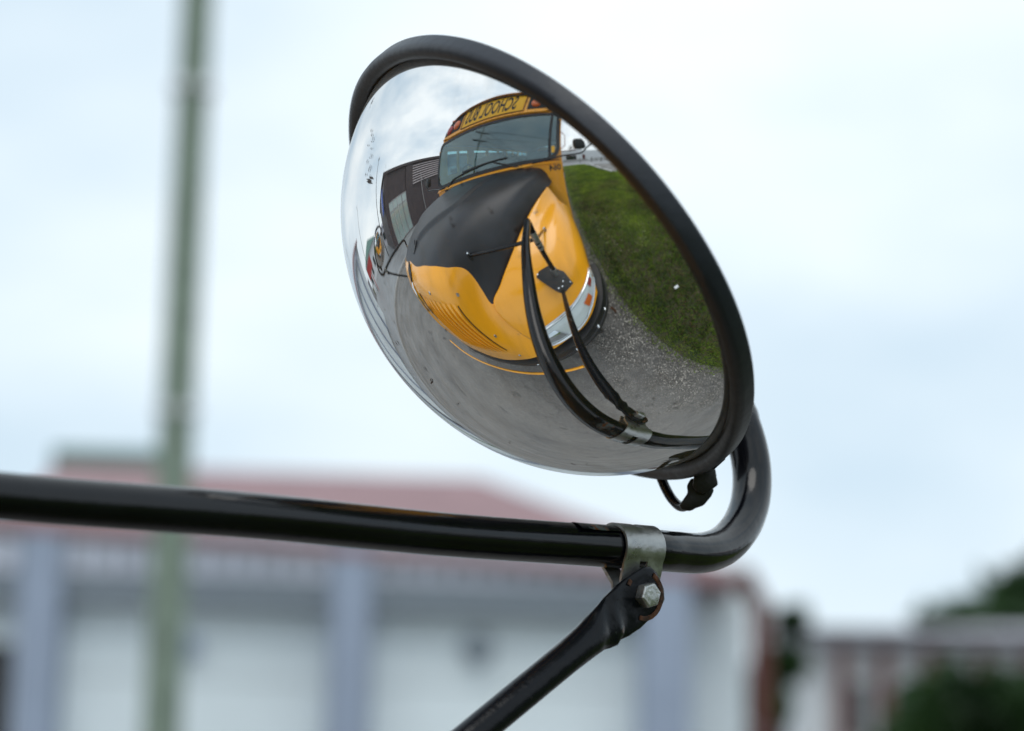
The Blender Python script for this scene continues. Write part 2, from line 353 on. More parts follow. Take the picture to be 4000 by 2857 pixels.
M['alu'] = mat('aluminium_frame', (.55,.55,.55), .4, .6)
M['car_dark'] = mat('dark_car_paint', (.02,.018,.022), .2, coat=.8)
M['stop_block'] = mat('parking_block', (.60,.60,.58), .8, noise=.15, nscale=4)
M['wood'] = mat('weathered_timber', (.13,.085,.055), .85, noise=.4, nscale=8)

# ------------------------------------------------------------------ ground
def sheet(name, x0, x1, y0, y1, z, m, nx=1, ny=1, zf=None, **tg):
    xs = np.linspace(x0, x1, nx+1); ys = np.linspace(y0, y1, ny+1)
    v = [(x, y, z + (zf(x, y) if zf else 0)) for x in xs for y in ys]
    f = [(i*(ny+1)+j, (i+1)*(ny+1)+j, (i+1)*(ny+1)+j+1, i*(ny+1)+j+1) for i in range(nx) for j in range(ny)]
    return mesh(name, v, f, m, smooth=nx > 1, **tg)
sheet('ground', -900, 900, -900, 900, -.012, M['soil'], kind='structure')
sheet('yard_asphalt', -9.5, 1.42, -34, 60, 0, M['asphalt'], kind='structure')
sheet('street', -60, -9.5, -34, 60, -.004, M['street'], kind='structure')
sheet('cross_street', -120, 120, -34, -19.5, .004, M['street'], kind='structure')
sheet('parking_area', 5.2, 60, -19.5, -9, .002, M['asphalt'], kind='structure')

# ------------------------------------------------------------------ mirror assembly
DC = Vector((1.0629654, 0.05363614, 1.63975564))
DU = Vector((-0.38417284, -0.57441889, 0.72280992)); DV = Vector((-0.81600174, 0.57749835, 0.0252352)); DW = Vector((-0.43191711, -0.58011947, -0.69058599))
KK, DS, DA, DB, DZ0, DN, RO, WD, ZI = 1.33268, .14971, .159087, .146358, -.054251, 2.0508, .16034, .0237, -.01269
def DP(r, a, z): return DC + DU*(r*math.cos(a)) + DV*(r*KK*math.sin(a)) + DW*z
def ray_dir(px, py): return (rt*((px-2000)/11471.12) - up*((py-1428.5)/11471.12) - bk)
def CP(px, py, depth): return CAM + ray_dir(px, py)*depth
def ring_sweep(mb, prof, n=160, a0=0, a1=2*math.pi, closed=True):
    m = len(prof); V = []; F = []; N = n if closed else n+1
    for i in range(N):
        a = a0 + (a1-a0)*i/n
        for r, z in prof: V.append(DP(r, a, z))
    for i in range(n):
        i2 = (i+1) % N if closed else i+1
        for j in range(m): F.append((i*m+j, i*m+(j+1) % m, i2*m+(j+1) % m, i2*m+j))
    mb.add(V, F)

DIRT = [((1.0372,-.0623,1.7112),(1.0382,-.0633,1.7078),.0009),((1.0385,-.0634,1.7078),(1.0405,-.0649,1.7044),.0009),((1.0418,-.0654,1.7048),(1.0429,-.0664,1.7008),.0006),((1.0412,-.0654,1.7023),(1.041,-.0655,1.7006),.0009),((1.0349,-.0624,1.7018),(1.0361,-.0632,1.6997),.0009),((1.0409,-.0657,1.6981),(1.0421,-.0664,1.6957),.0009),((1.0417,-.0663,1.6944),(1.0428,-.0669,1.6902),.0006),((1.0395,-.0653,1.6927),(1.0408,-.0659,1.6906),.0006),((1.0361,-.0636,1.6923),(1.0359,-.0635,1.6883),.0006),((1.0411,-.0661,1.6874),(1.0411,-.066,1.6838),.0009),((1.039,-.0651,1.6863),(1.0393,-.0651,1.6824),.0009),((1.0344,-.0627,1.6844),(1.0339,-.0623,1.6816),.0009),((1.0403,-.0655,1.6815),(1.0412,-.0657,1.6775),.0009),((1.0384,-.0645,1.6798),(1.0384,-.0642,1.6758),.0006),((1.0395,-.0651,1.6804),(1.045,-.0674,1.6771),.0014),((1.0349,-.0628,1.6804),(1.0426,-.0662,1.6764),.0014),((1.0348,-.0626,1.679),(1.0434,-.0665,1.6748),.0014),((1.0328,.0001,1.5706),(1.0321,.0027,1.5689),.0018),((1.0332,.0016,1.5692),(1.0278,.0061,1.5687),.0012),((1.0458,.0111,1.5564),(1.0454,.0132,1.5553),.001),((1.057,.0446,1.5363),(1.0584,.046,1.5354),.0008),((1.0919,.0757,1.5238),(1.0931,.0779,1.5235),.0008),((1.0142,-.0121,1.5941),(1.0156,-.01,1.5908),.0016),((1.1263,.1057,1.5259),(1.1291,.112,1.5274),.0012)]
def build_mirror(label, group):
    root = empty('crossover_mirror', (1.015, -.40, 1.10), label, 'bus mirror', group)
    # reflecting dome
    nu, nv = 256, 96; s0 = math.asin(min(1, ((-.0168-DZ0)/DB)))**1.0
    V = []; Nn = []
    for j in range(nv+1):
        s = s0 + (math.pi/2 - .002 - s0)*(j/nv)
        r = DA*math.cos(s)**(2/DN); z = DB*math.sin(s)**(2/DN)
        for i in range(nu):
            a = 2*math.pi*i/nu; V.append(DP(r, a, z+DZ0))
            g = DU*(r**(DN-1)*math.cos(a)/DA**DN) + DV*(r**(DN-1)*math.sin(a)/(DA**DN*KK)) + DW*(z**(DN-1)/DB**DN)
            Nn.append(g.normalized())
    F = [(j*nu+i, j*nu+(i+1) % nu, (j+1)*nu+(i+1) % nu, (j+1)*nu+i) for j in range(nv) for i in range(nu)]
    V.append(DP(0, 0, DB+DZ0)); Nn.append(DW.copy())
    F += [(nv*nu+i, nv*nu+(i+1) % nu, len(V)-1) for i in range(nu)]
    o = mesh('mirror_lens', V, F, M['dome'], root, True, label='bulging oval convex mirror lens reflecting the school bus')
    # flip faces outward
    me = o.data; p0 = me.polygons[0]
    if p0.normal.dot(Nn[p0.vertices[0]]) < 0: me.flip_normals()
    try: me.normals_split_custom_set_from_vertices([tuple(x) for x in Nn])
    except Exception as e: print('cn', e)
    # dried dirt marks and scratches lying on the dome
    for a, b, w_ in DIRT:
        a, b = Vector(a), Vector(b); m_ = (a+b)/2; nr_ = (m_ - (DC + DW*DZ0)).normalized(); sd_ = (b-a).cross(nr_).normalized()
        a += nr_*.0004; b += nr_*.0004; m_ += nr_*.0006; q = MB(); q.add([a, m_ + sd_*w_*.5, b, m_ - sd_*w_*.5], [(0,1,2,3)]); q.build('dirt_mark', M['dirt'], root)
    # flange at the foot of the lens
    fl = MB(); ring_sweep(fl, [(.1540,-.0150),(.1525,-.0185),(.160,-.0200),(.160,-.0215),(.150,-.0205)], 160)
    fl.build('lens_flange', M['chrome'], root, True)
    # rubber rim
    g = MB(); S1, R1, W1 = .15157, .16274, .0136
    prof = [(S1,-.006),(S1+.0012,-.0028),(S1+.0035,-.0006),(S1+.0055,0),(R1-.0025,-.0004),(R1-.0006,-.0022),(R1,-.005),(R1,-W1+.0015),(R1-.0012,-W1),(R1-.005,-W1-.001),(S1+.004,-W1-.0015),(S1+.0018,-.012),(S1+.0008,-.009)]
    n = 240; m = len(prof); V = []
    for i in range(n):
        a = 2*math.pi*i/n; zc = -.00236 + .00713*math.sin(a); k_ = 1 - .0031*math.cos(2*a)
        for r, z in prof: V.append(DC + DU*(r*k_*math.cos(a)) + DV*(r*k_*KK*math.sin(a)) + DW*(z + zc))
    g.add(V, [(i*m+j, i*m+(j+1) % m, ((i+1) % n)*m+(j+1) % m, ((i+1) % n)*m+j) for i in range(n) for j in range(m)])
    g.build('rubber_rim', M['rubber'], root, True)
    # joint strap of the rim at the bottom
    ab = math.atan2(-.10, -.99)
    pr2 = [(R1-.001,-.0065),(R1+.0008,-.0085),(R1+.0008,-.0175),(R1-.002,-.0205),(DS+.004,-.0208),(DS+.004,-.0200),(R1-.004,-.0195),(R1-.001,-.015)]
    g = MB(); ring_sweep(g, pr2, 24, math.pi-.62, math.pi+.03, False); g.build('rim_joiner', M['rubber'], root, True)
    # back shell
    nr = 10; V = []; n = 96
    for j in range(nr+1):
        q = j/nr; r = .1500*(1-q)**.9 + .012*q; z = -.0165 - (.150-r)*.27
        for i in range(n): V.append(DP(r, 2*math.pi*i/n, z))
    F = [(j*n+i, j*n+(i+1) % n, (j+1)*n+(i+1) % n, (j+1)*n+i) for j in range(nr) for i in range(n)] + [tuple(range(nr*n, nr*n+n))]
    mesh('back_shell', V, F, M['black_flat'], root, True)
    # arm tube
    bend_cam = [(2640,2157,1.806),(2740,2160,1.828),(2824,2132,1.852),(2888,2066,1.874),(2926,1980,1.892),(2938,1880,1.905),(2928,1775,1.912),(2895,1660,1.915),(2840,1540,1.91)]
    A = [(1.1079,.114,1.4752),(1.0952,.053,1.4719),(1.0823,-.045,1.4655),(1.0671,-.172,1.4594),(1.044,-.29,1.4528),(1.0225,-.415,1.446)]
    A = A[::-1]
    P = [(1.012,-.4555,1.405),(1.0125,-.4545,1.425),(1.015,-.444,1.4385)] + A + [tuple(CP(*q)) for q in bend_cam] + [tuple(DC - DW*.075)]
    path = crv(P, 8)
    arm = MB(); arm.tube([(1.000,-.450,1.104),(1.006,-.4525,1.25)] + [tuple(p) for p in path], .0127, 28)
    arm.build('mirror_arm', M['chip' if False else 'black'], root, True, label='glossy black tube arm hooking up behind the mirror')
    # bare worn spot beside the clamp
    wsp = MB()
    tdir = Vector((1.1079,.114,1.4752)) - Vector((1.0823,-.045,1.4655)); tdir.normalize()
    def band(mb, c, half, r, a0, a1, n=16, axis=tdir, th=.0006):
        e1 = Vector((1,0,0)); e1 = (e1 - axis*e1.dot(axis)).normalized(); e2 = axis.cross(e1); e2 = -e2 if e2.z < 0 else e2
        V = []
        for s_ in (-half, half):
            for rr_ in (r, r+th):
                for k in range(n+1):
                    a = a0+(a1-a0)*k/n; V.append(Vector(c)+axis*s_ + e1*(rr_*math.cos(a)) + e2*(rr_*math.sin(a)))
        m_ = n+1; F = []
        for k in range(n):
            F += [(k, k+1, 2*m_+k+1, 2*m_+k), (m_+k, 3*m_+k, 3*m_+k+1, m_+k+1), (k, m_+k, m_+k+1, k+1), (2*m_+k, 2*m_+k+1, 3*m_+k+1, 3*m_+k)]
        F += [(0, 2*m_, 3*m_, m_), (n, m_+n, 3*m_+n, 2*m_+n)]
        mb.add(V, F)
    cc = Vector((1.1059,.1036,1.4746))
    band(wsp, cc - tdir*.031, .016, .0127, R_(40), R_(105), th=.0003); wsp.build('worn_patch', M['chip2'], root, True, label='scraped patch of bare grey metal with rust on the arm')
    # pipe clamp: strap with slot, two legs
    e1 = (Vector((1,0,0)) - tdir*tdir.x).normalized(); e2 = tdir.cross(e1)
    if e2.z < 0: e2 = -e2
    cl = MB(); th = .0016
    def strap(c, hw):
        outer_, inner_ = [], []
        ro = .0127+th+.0004; ri = .0127+.0004
        # leg front (+x), loop over the top, leg back
        prof_o = [(.0078,-.036),(.0078,-.021),(.0100,-.0155)] + [(ro*math.cos(a), ro*math.sin(a)) for a in np.linspace(R_(-38), R_(218), 30)] + [(-.0060,-.0165),(-.0012,-.0225),(-.0012,-.036)]
        prof_i = [(.0062,-.036),(.0062,-.020),(.0084,-.0138)] + [(ri*math.cos(a), ri*math.sin(a)) for a in np.linspace(R_(-34), R_(214), 30)] + [(-.0044,-.0150),(.0004,-.0215),(.0004,-.036)]
        n = len(prof_o); V = []
        for s_ in (-hw, hw):
            for a, b in prof_o: V.append(c + tdir*s_ + e1*a + e2*b)
            for a, b in prof_i: V.append(c + tdir*s_ + e1*a + e2*b)
        F = []
        for i in range(n-1):
            F += [(i, i+1, 2*n+i+1, 2*n+i), (n+i, 3*n+i, 3*n+i+1, n+i+1), (i, n+i, n+i+1, i+1), (2*n+i, 2*n+i+1, 3*n+i+1, 3*n+i)]
        F += [(0, 2*n, 3*n, n), (n-1, 2*n-1, 4*n-1, 3*n-1)]
        cl.add(V, F)
    strap(cc - tdir*.0093, .0062); strap(cc + tdir*.0093, .0062)
    # web joining the two bands on the front face, leaving a slot over the top
    def webpart(a0, a1):
        band(cl, cc, .0031, .0131, a0, a1, 14, th=.0016)
    webpart(R_(-38), R_(52)); webpart(R_(128), R_(215))
    cl.obox(cc + e1*.0070 - e2*.031, (tdir, e1, e2), (.0031,.0008,.0055)); cl.obox(cc - e1*.0004 - e2*.032, (tdir, e1, e2), (.0031,.0008,.004))
    cl.build('pipe_clamp', M['steel'], root, True, bevel=0, label='bare steel strap clamp around the black tube')
    # strut with flattened end
    bx = Vector((1.1178, .1003, 1.4449)); foot = Vector((1.017, -.334, 1.105))
    ax = (foot - bx).normalized(); side = ax.cross(Vector((1,0,0))).normalized(); nn = side.cross(ax).normalized()
    if nn.x < 0: nn = -nn
    V = []; n = 28
    st = [(-.0165,.0008,.0001),(-.0160,.0070,.0016),(-.0135,.0120,.0019),(-.008,.0146,.0020),(0,.0154,.0020),(.006,.0157,.0020),(.012,.0157,.0021),(.017,.0155,.0023),(.022,.0151,.0027),(.026,.0146,.0034),(.030,.0140,.0044),(.034,.0134,.0054),(.039,.0126,.0066),(.045,.0116,.0079),(.052,.0107,.0089),(.060,.0101,.0095),(.070,.0097,.0098),(.09,.0096,.0097),(.20,.0096,.0097),(.34,.0096,.0097),(.50,.0097,.0095),(.545,.0097,.0095),(.562,.0090,.0060)]
    for s_, w_, h_ in st:
        for k in range(n):
            a = 2*math.pi*k/n; ca, sa = math.cos(a), math.sin(a); e = .55 if h_ < .0035 else 1.0
            lump = (.0009*math.sin(s_*310+ca*3.1) + .0007*math.sin(s_*520+sa*4.7+1))*max(0, min(1, (s_-.008)/.015))*max(0, min(1, (.064-s_)/.02))
            V.append(bx + ax*s_ + side*(w_*math.copysign(abs(ca)**e, ca)*(1+lump*40)) + nn*(h_*math.copysign(abs(sa)**e, sa) + lump*1.2))
    L = len(st); F = [(i*n+k, i*n+(k+1) % n, (i+1)*n+(k+1) % n, (i+1)*n+k) for i in range(L-1) for k in range(n)] + [tuple(range(n))[::-1], tuple(range((L-1)*n, L*n))]
    strut = mesh('brace_strut', V, F, M['chip'], root, True, label='black strut with flattened rusty end bolted below the clamp')
    # rusty collar around the bolt: raised burr ring on the flattened end
    rb = MB()
    for k in range(26):
        a0 = 2*math.pi*k/26; a1 = 2*math.pi*(k+1)/26
        def el(a, q): return bx + ax*(math.cos(a)*.0150*q) + side*(math.sin(a)*.0155*q) + nn*.0021
        rb.add([el(a0,1.02), el(a1,1.02), el(a1,.82) , el(a0,.82), el(a0,1.0)+nn*.0006, el(a1,1.0)+nn*.0006, el(a1,.86)+nn*.0006, el(a0,.86)+nn*.0006], [(4,5,6,7),(0,1,5,4),(1,2,6,5),(2,3,7,6),(3,0,4,7)]) if not (R_(60) < a0 < R_(150)) and math.cos(a0) < .6 else None
    rb.build('rust_ring', M['rust'], root, True)
    # bolt: washer, hexagon head with chamfer, embossed letters
    bolt = MB(); hx = nn
    def hexpts(r, off, rot=.2): return [bx + hx*off + (side*math.cos(rot+k*math.pi/3) + ax*math.sin(rot+k*math.pi/3))*r for k in range(6)]
    def cir(r, off, n=24): return [bx + hx*off + (side*math.cos(2*math.pi*k/n) + ax*math.sin(2*math.pi*k/n))*r for k in range(n)]
    Vb = hexpts(.0078,.0022) + hexpts(.0078,.0080) + hexpts(.0070,.0090); Fb = [tuple(range(12,18))]
    for a, b in ((0,6),(6,12)): Fb += [(a+k, a+(k+1) % 6, b+(k+1) % 6, b+k) for k in range(6)]
    bolt.add(Vb, Fb); bo = bolt.build('bolt', M['bolt'], root, False, bevel=.0004, label='hexagon bolt head holding the strut to the clamp')
    sh = MB(); sh.tube([bx - hx*.016, bx + hx*.0025], .0042, 16); sh.tube([bx - hx*.0165, bx - hx*.0115], .0072, 6); sh.build('bolt_shank', M['steel'], root, True)
    def emboss(txt, R0, a_start, da, size):
        for i, ch in enumerate(txt):
            a = a_start + da*i
            rad = side*math.cos(a) + ax*math.sin(a); tan = hx.cross(rad)
            text_mesh('letter', ch, bx + hx*.00905 + rad*R0, tan*(-1 if da < 0 else 1)*1.0, rad*(1 if da < 0 else -1), size, M['wire_white'], root, .0002)
    emboss('DUA', .0049, R_(118), R_(-26), .0022)
    emboss('GOVUSS', .0049, R_(20), R_(-24), .0022)
    # hanging wire loop and swivel bracket below the rim
    lp = [(2572,1840,1.885),(2588,1880,1.883),(2604,1915,1.880),(2626,1951,1.875),(2656,1978,1.868),(2684,1975,1.860),(2704,1950,1.852)]
    w = MB(); w.tube(crv([tuple(CP(*q)) for q in lp], 6), .0032, 14); w.build('wire_loop', M['black'], root, True)
    kb = MB()
    def cpoly(pts, d0, d1):
        n = len(pts); V = [CP(x, y, d0) for x, y in pts] + [CP(x, y, d1) for x, y in pts]
        kb.add(V, [tuple(range(n)), tuple(range(n, 2*n))[::-1]] + [(i, n+i, n+(i+1) % n, (i+1) % n) for i in range(n)])
    cpoly([(2700,1868),(2682,1898),(2687,1925),(2668,1953),(2652,1975),(2662,1993),(2697,1998),(2718,1986),(2748,1976),(2778,1940),(2790,1915),(2760,1880)], 1.838, 1.860)
    cpoly([(2712,1850),(2705,1900),(2722,1925),(2755,1932),(2806,1894),(2798,1862),(2796,1842),(2790,1822)], 1.832, 1.868)
    kb.build('swivel_bracket', M['black_flat'], root, True, bevel=.0016, label='black plastic swivel bracket under the rim')
    rod = MB(); rod.tube([CP(2765,1870,1.85), DC - DW*.045 - DU*.05], .006, 12); rod.build('swivel_rod', M['black_flat'], root, True)
    # mounting bracket plate on the fender, with rivets
    pz = 1.088
    corners = [(.885,-.440,1.120),(.905,-.475,1.121),(.963,-.505,1.115),(1.045,-.452,1.095),(1.070,-.385,1.062),(1.0,-.340,1.060),(.972,-.358,1.070)]
    pb = MB(); pb.prism(corners, (.28,.42,.86), -.010, .006)
    pb.build('bracket_plate', M['black_flat'], root, True, bevel=.004, label='black plate riveted to the fender top')
    for x, y, z in ((.900,-.450,1.118),(1.058,-.388,1.068),(1.003,-.352,1.066),(1.012,-.375,1.072),(1.035,-.415,1.080),(1.025,-.400,1.078),(.99,-.37,1.072)):
        q = MB(); q.tube([(x,y,z),(x+.001,y+.003,z+.014)], [.006,.0045], 10); q.build('rivet', M['chrome'], root, True)
    cp_ = MB(); cp_.tube([(.998,-.4495,pz+.012),(1.001,-.4505,pz+.055)], .0165, 18); cp_.build('socket_clip', M['steel'], root, True)
    # collars and cross braces on the upright
    jt = Vector((1.0095,-.4535,1.345))
    for dz, h, r in ((.03,.006,.0165),(.006,.020,.0158),(-.028,.005,.0165),(-.05,.006,.0160)):
        q = MB(); q.tube([jt + Vector((0,0,dz-h)), jt + Vector((0,0,dz+h))], r, 20); q.build('collar', M['steel'], root, True)
    for a, b, nm in (((.588,-.426,1.335), jt + Vector((-.012,0,0)), 'long'), ((.975,-.75,1.195), jt + Vector((-.004,-.012,-.01)), 'short')):
        q = MB(); q.tube(crv([a, (Vector(a)*.6 + jt*.4), tuple(b)], 6), .0088, 14); q.build('cross_brace', M['black'], root, True)
        q = MB(); q.tube([Vector(a) - Vector((0,0,.035)), Vector(a) + Vector((0,0,.010))], .012, 14); q.build('ball_stud', M['black_flat'], root, True)
        q = MB(); q.tube([Vector(a) + Vector((0,0,.0095)), Vector(a) + Vector((.002,.004,.0165))], [.0075,.005], 12); q.build('stud_nut', M['chrome'], root, True)
    # warning label on the flange
    return root

def text_mesh(name, txt, org, xdir, ydir, size, m, parent, th=.001, align='CENTER', xs=1.0, width=None):
    c = bpy.data.curves.new('t', 'FONT'); c.body = txt; c.size = size; c.align_x = align; c.align_y = 'CENTER'; c.extrude = th; c.resolution_u = 2; c.offset = size*.017
    t = bpy.data.objects.new('t', c); COL.objects.link(t); dg = bpy.context.evaluated_depsgraph_get(); me = bpy.data.meshes.new_from_object(t.evaluated_get(dg)); bpy.data.objects.remove(t)
    me.materials.clear(); me.materials.append(m)
    if width: xs = width/(max(v.co.x for v in me.vertices)-min(v.co.x for v in me.vertices))
    X = Vector(xdir).normalized(); Y = Vector(ydir); Y = (Y - X*Y.dot(X)).normalized(); Z = X.cross(Y)
    for v in me.vertices: v.co = Vector(org) + X*v.co.x*xs + Y*v.co.y + Z*v.co.z
    o = bpy.data.objects.new(name, me); COL.objects.link(o)
    if parent is not None: o.parent = parent; o.matrix_parent_inverse = pinv(parent)
    return o

MIR = build_mirror('oval convex mirror with black rubber rim on a black tube arm, filling the picture', None)
def children(o): return [c for c in bpy.data.objects if c.parent == o]
def dup_mirrored(root, label):
    r = root.copy(); COL.objects.link(r); r['label'] = label; r.scale = (-1,1,1); r.location.x = -root.location.x
    for c in children(root):
        k = c.copy(); COL.objects.link(k); k.parent = r; k.matrix_parent_inverse = c.matrix_parent_inverse.copy()
    return r
MIR2 = dup_mirrored(MIR, 'crossover mirror on the far left fender of the bus, seen only inside the reflection')
for m_ in (MIR, MIR2): m_['group'] = 'crossover mirrors on the bus fenders'

# ------------------------------------------------------------------ school bus
BUS = empty('school_bus', (0, -5.5, 0), 'yellow school bus with black hood top, parked beside the grass verge', 'school bus')
def hood_rows():
    return [
     [(0,-1.49,1.598),(0,-1.0,1.562),(0,-.6,1.515),(0,-.28,1.445),(0,-.14,1.365),(0,-.07,1.14),(0,-.02,.80)],
     [(.30,-1.49,1.596),(.29,-1.0,1.556),(.285,-.6,1.505),(.28,-.29,1.435),(.27,-.15,1.355),(.26,-.08,1.12),(.25,-.025,.80)],
     [(.62,-1.49,1.588),(.59,-1.0,1.537),(.545,-.6,1.475),(.50,-.33,1.395),(.475,-.19,1.30),(.46,-.11,1.07),(.45,-.05,.80)],
     [(.93,-1.49,1.545),(.80,-1.0,1.45),(.695,-.6,1.34),(.60,-.39,1.255),(.555,-.27,1.17),(.55,-.165,1.0),(.57,-.075,.80)],
     [(1.045,-1.49,1.36),(.872,-1.0,1.24),(.765,-.6,1.175),(.675,-.40,1.14),(.605,-.285,1.12),(.63,-.20,.98),(.70,-.12,.80)]]
H = hood_rows()
TH = [[(-x, y, z) for x, y, z in r] for r in H[:0:-1]] + H
G_ = surf_eval(TH, 40, 14)
HG = G_
# raised centre panel of the hood with soft creases, ending in a notch near the nose
def sstep(a, b, x): t_ = np.clip((x-a)/(b-a), 0, 1); return t_*t_*(3-2*t_)
X_, Y_ = G_[..., 0], G_[..., 1]
xc = .06 + .34*sstep(-.30, -.72, Y_)
G_[..., 2] += .020*sstep(xc+.035, xc-.015, np.abs(X_))*sstep(-.29, -.40, Y_)*sstep(-1.49, -1.3, Y_)
nu_, nv_ = G_.shape[:2]
mesh('hood', G_.reshape(-1,3), grid_faces(nu_, nv_), M['hood'], BUS, True, label='matt black hood top running down to the yellow nose')
FT = [
 [(.980,-1.32,1.305),(.870,-1.0,1.225),(.767,-.6,1.165),(.677,-.40,1.13),(.607,-.285,1.11),(.632,-.20,.975),(.702,-.122,.79)],
 [(1.0,-1.32,1.345),(.890,-1.0,1.285),(.792,-.6,1.222),(.703,-.40,1.175),(.632,-.285,1.135),(.655,-.200,.985),(.720,-.125,.79)],
 [(1.05,-1.32,1.25),(.975,-1.0,1.225),(.90,-.64,1.185),(.85,-.42,1.12),(.80,-.31,1.045),(.79,-.225,.93),(.81,-.160,.79)],
 [(1.10,-1.32,1.16),(1.08,-1.0,1.185),(1.04,-.68,1.145),(1.00,-.47,1.075),(.975,-.375,.99),(.955,-.29,.89),(.955,-.215,.785)],
 [(1.175,-1.32,1.06),(1.17,-1.0,1.09),(1.145,-.74,1.065),(1.12,-.56,1.015),(1.095,-.46,.95),(1.075,-.37,.87),(1.06,-.295,.78)],
 [(1.205,-1.32,.93),(1.212,-1.0,.97),(1.205,-.80,.955),(1.19,-.66,.93),(1.175,-.565,.895),(1.16,-.475,.84),(1.145,-.405,.775)],
 [(1.21,-1.32,.66),(1.22,-1.02,.82),(1.215,-.84,.82),(1.20,-.72,.80),(1.19,-.62,.78),(1.175,-.53,.77),(1.16,-.45,.765)]]
FG = surf_eval(FT, 12, 12)
def fs(w, v):   # point on the fender by table coordinates
    i = min(max(w*12, 0), FG.shape[0]-1.001); j = min(max(v*12, 0), FG.shape[1]-1.001); a, b = int(i), int(j); s, t_ = i-a, j-b
    return Vector((1-s)*(1-t_)*FG[a,b] + s*(1-t_)*FG[a+1,b] + (1-s)*t_*FG[a,b+1] + s*t_*FG[a+1,b+1])
def fnrm(w, v):
    e = .08; a = fs(w+e, v) - fs(w-e, v); b = fs(w, v+e) - fs(w, v-e); n = a.cross(b).normalized()
    return n if n.z > -.2 and n.dot(Vector((.4,.6,.6))) > 0 else -n
def mirx(o):
    k = o.copy(); k.data = o.data.copy(); k.data.transform(Matrix.Scale(-1, 4, (1,0,0))); k.data.flip_normals(); COL.objects.link(k); return k
def part2(o):
    """the same part on the other side of the bus"""
    k = mirx(o); k.parent = o.parent; k.matrix_parent_inverse = o.matrix_parent_inverse.copy(); return k
fe = mesh('fender', FG.reshape(-1,3), grid_faces(*FG.shape[:2]), M['yellow'], BUS, True)
part2(fe)
# headlight: chrome bezel, ribbed reflector, lens, amber and red pieces
top = [(.95,5.50),(1.4,5.15),(1.9,4.9),(2.54,4.71),(3.27,4.58),(4.14,4.37),(4.65,4.18),(4.95,3.95)]
bot = [(.90,5.72),(1.5,5.88),(2.3,5.95),(3.1,5.92),(3.9,5.80),(4.6,5.55),(5.15,4.95),(4.99,3.98)]
tp = crv([(a, b, 0) for a, b in top], 5); bt = crv([(a, b, 0) for a, b in bot], 5)
def patch(q0, q1, off, offm=0, s0=0, s1=1, nn_=8):
    V = []; n = len(tp); i0, i1 = int(s0*(n-1)), int(s1*(n-1)); cols = i1-i0+1
    for i in range(i0, i1+1):
        for j in range(nn_+1):
            q = q0 + (q1-q0)*j/nn_; w_ = tp[i][0]*(1-q)+bt[i][0]*q; v_ = tp[i][1]*(1-q)+bt[i][1]*q
            V.append(fs(w_, v_) + fnrm(w_, v_)*(off + offm*math.sin(math.pi*j/nn_)))
    return V, grid_faces(cols, nn_+1)
V, F = patch(0, 1, .004); hb = mesh('headlight', V, F, M['bright'], BUS, True, label='swept clear headlight wrapped around the fender corner')
V, F = patch(.04, .13, .008, .004); h1 = mesh('bezel', V, F, M['chrome'], hb, True)
V, F = patch(.86, .98, .009, .006); h2 = mesh('bezel', V, F, M['chrome'], hb, True)
V, F = patch(.16, .84, .0065, -.001, .42, .62, 10); h3 = mesh('reflector', V, F, M['bright'], hb, True)
V, F = patch(.42, .78, .009, .001, .62, .71, 6); h4 = mesh('turn_lens', V, F, M['amber_lens'], hb, True)
V, F = patch(.18, .50, .009, .001, .76, .84, 6); h5 = mesh('side_reflector', V, F, M['red_lens'], hb, True)
V, F = patch(.30, .82, .0068, .006, .06, .34, 8); h7 = mesh('lamp_bowl', V, F, M['chrome'], hb, True)
V, F = patch(.10, .92, .013, .006); h6 = mesh('lens', V, F, M['lamp_glass'], hb, True)
hb2 = part2(hb)
for q in (h1,h2,h3,h4,h5,h6,h7):
    k = mirx(q); k.parent = hb2; k.matrix_parent_inverse = q.matrix_parent_inverse.copy()

def hs(u, v):   # point on the hood/nose by table coordinates, u 0 centre .. 4 edge
    i = min(max((u+4)*40, 0), HG.shape[0]-1.001); j = min(max(v*14, 0), HG.shape[1]-1.001); a, b = int(i), int(j); s, t_ = i-a, j-b
    return Vector((1-s)*(1-t_)*HG[a,b] + s*(1-t_)*HG[a+1,b] + (1-s)*t_*HG[a,b+1] + s*t_*HG[a+1,b+1])
def hn(u, v):
    e = .06; a = hs(u+e, v) - hs(u-e, v); b = hs(u, v+e) - hs(u, v-e); n = a.cross(b).normalized()
    return n if n.dot(Vector((0,.6,.7))) > 0 else -n
# grille slats: proud horizontal louvres across the nose
def strip(name, pts, wid, off, m, par, taper=False):
    """a raised strip that follows the nose; pts are (u, v) pairs"""
    V = []; n = len(pts)
    for i, (u, v) in enumerate(pts):
        k = 1 if not taper else min(1, .25 + 3*min(i, n-1-i)/n)
        nrm = hn(u, v); a = hs(u, v-wid); b = hs(u, v+wid)
        V += [a - nrm*.004, a + nrm*.0015, b*.75 + a*.25 + nrm*off*k, b + nrm*off*k*.9, b - nrm*.004]
    F = [(i*5+j, i*5+j+1, (i+1)*5+j+1, (i+1)*5+j) for i in range(n-1) for j in range(4)]
    return mesh(name, V, F, m, par, True)
def fin(u0, u1, v0, v1, h, n=26):
    V = []
    for i in range(n):
        t_ = i/(n-1); v = v0 + (v1-v0)*t_; k = min(1, .15 + 5*t_, .1 + 4*(1-t_))
        a, b = hs(u0, v), hs(u1, v); na, nb = hn(u0, v), hn(u1, v)
        V += [a - na*.004, a + na*.001, b + nb*h*k, b + nb*(h*k-.002) + (b-a)*.06, b - nb*.004 + (b-a)*.05]
    return V, [(i*5+j, i*5+j+1, (i+1)*5+j+1, (i+1)*5+j) for i in range(n-1) for j in range(4)]
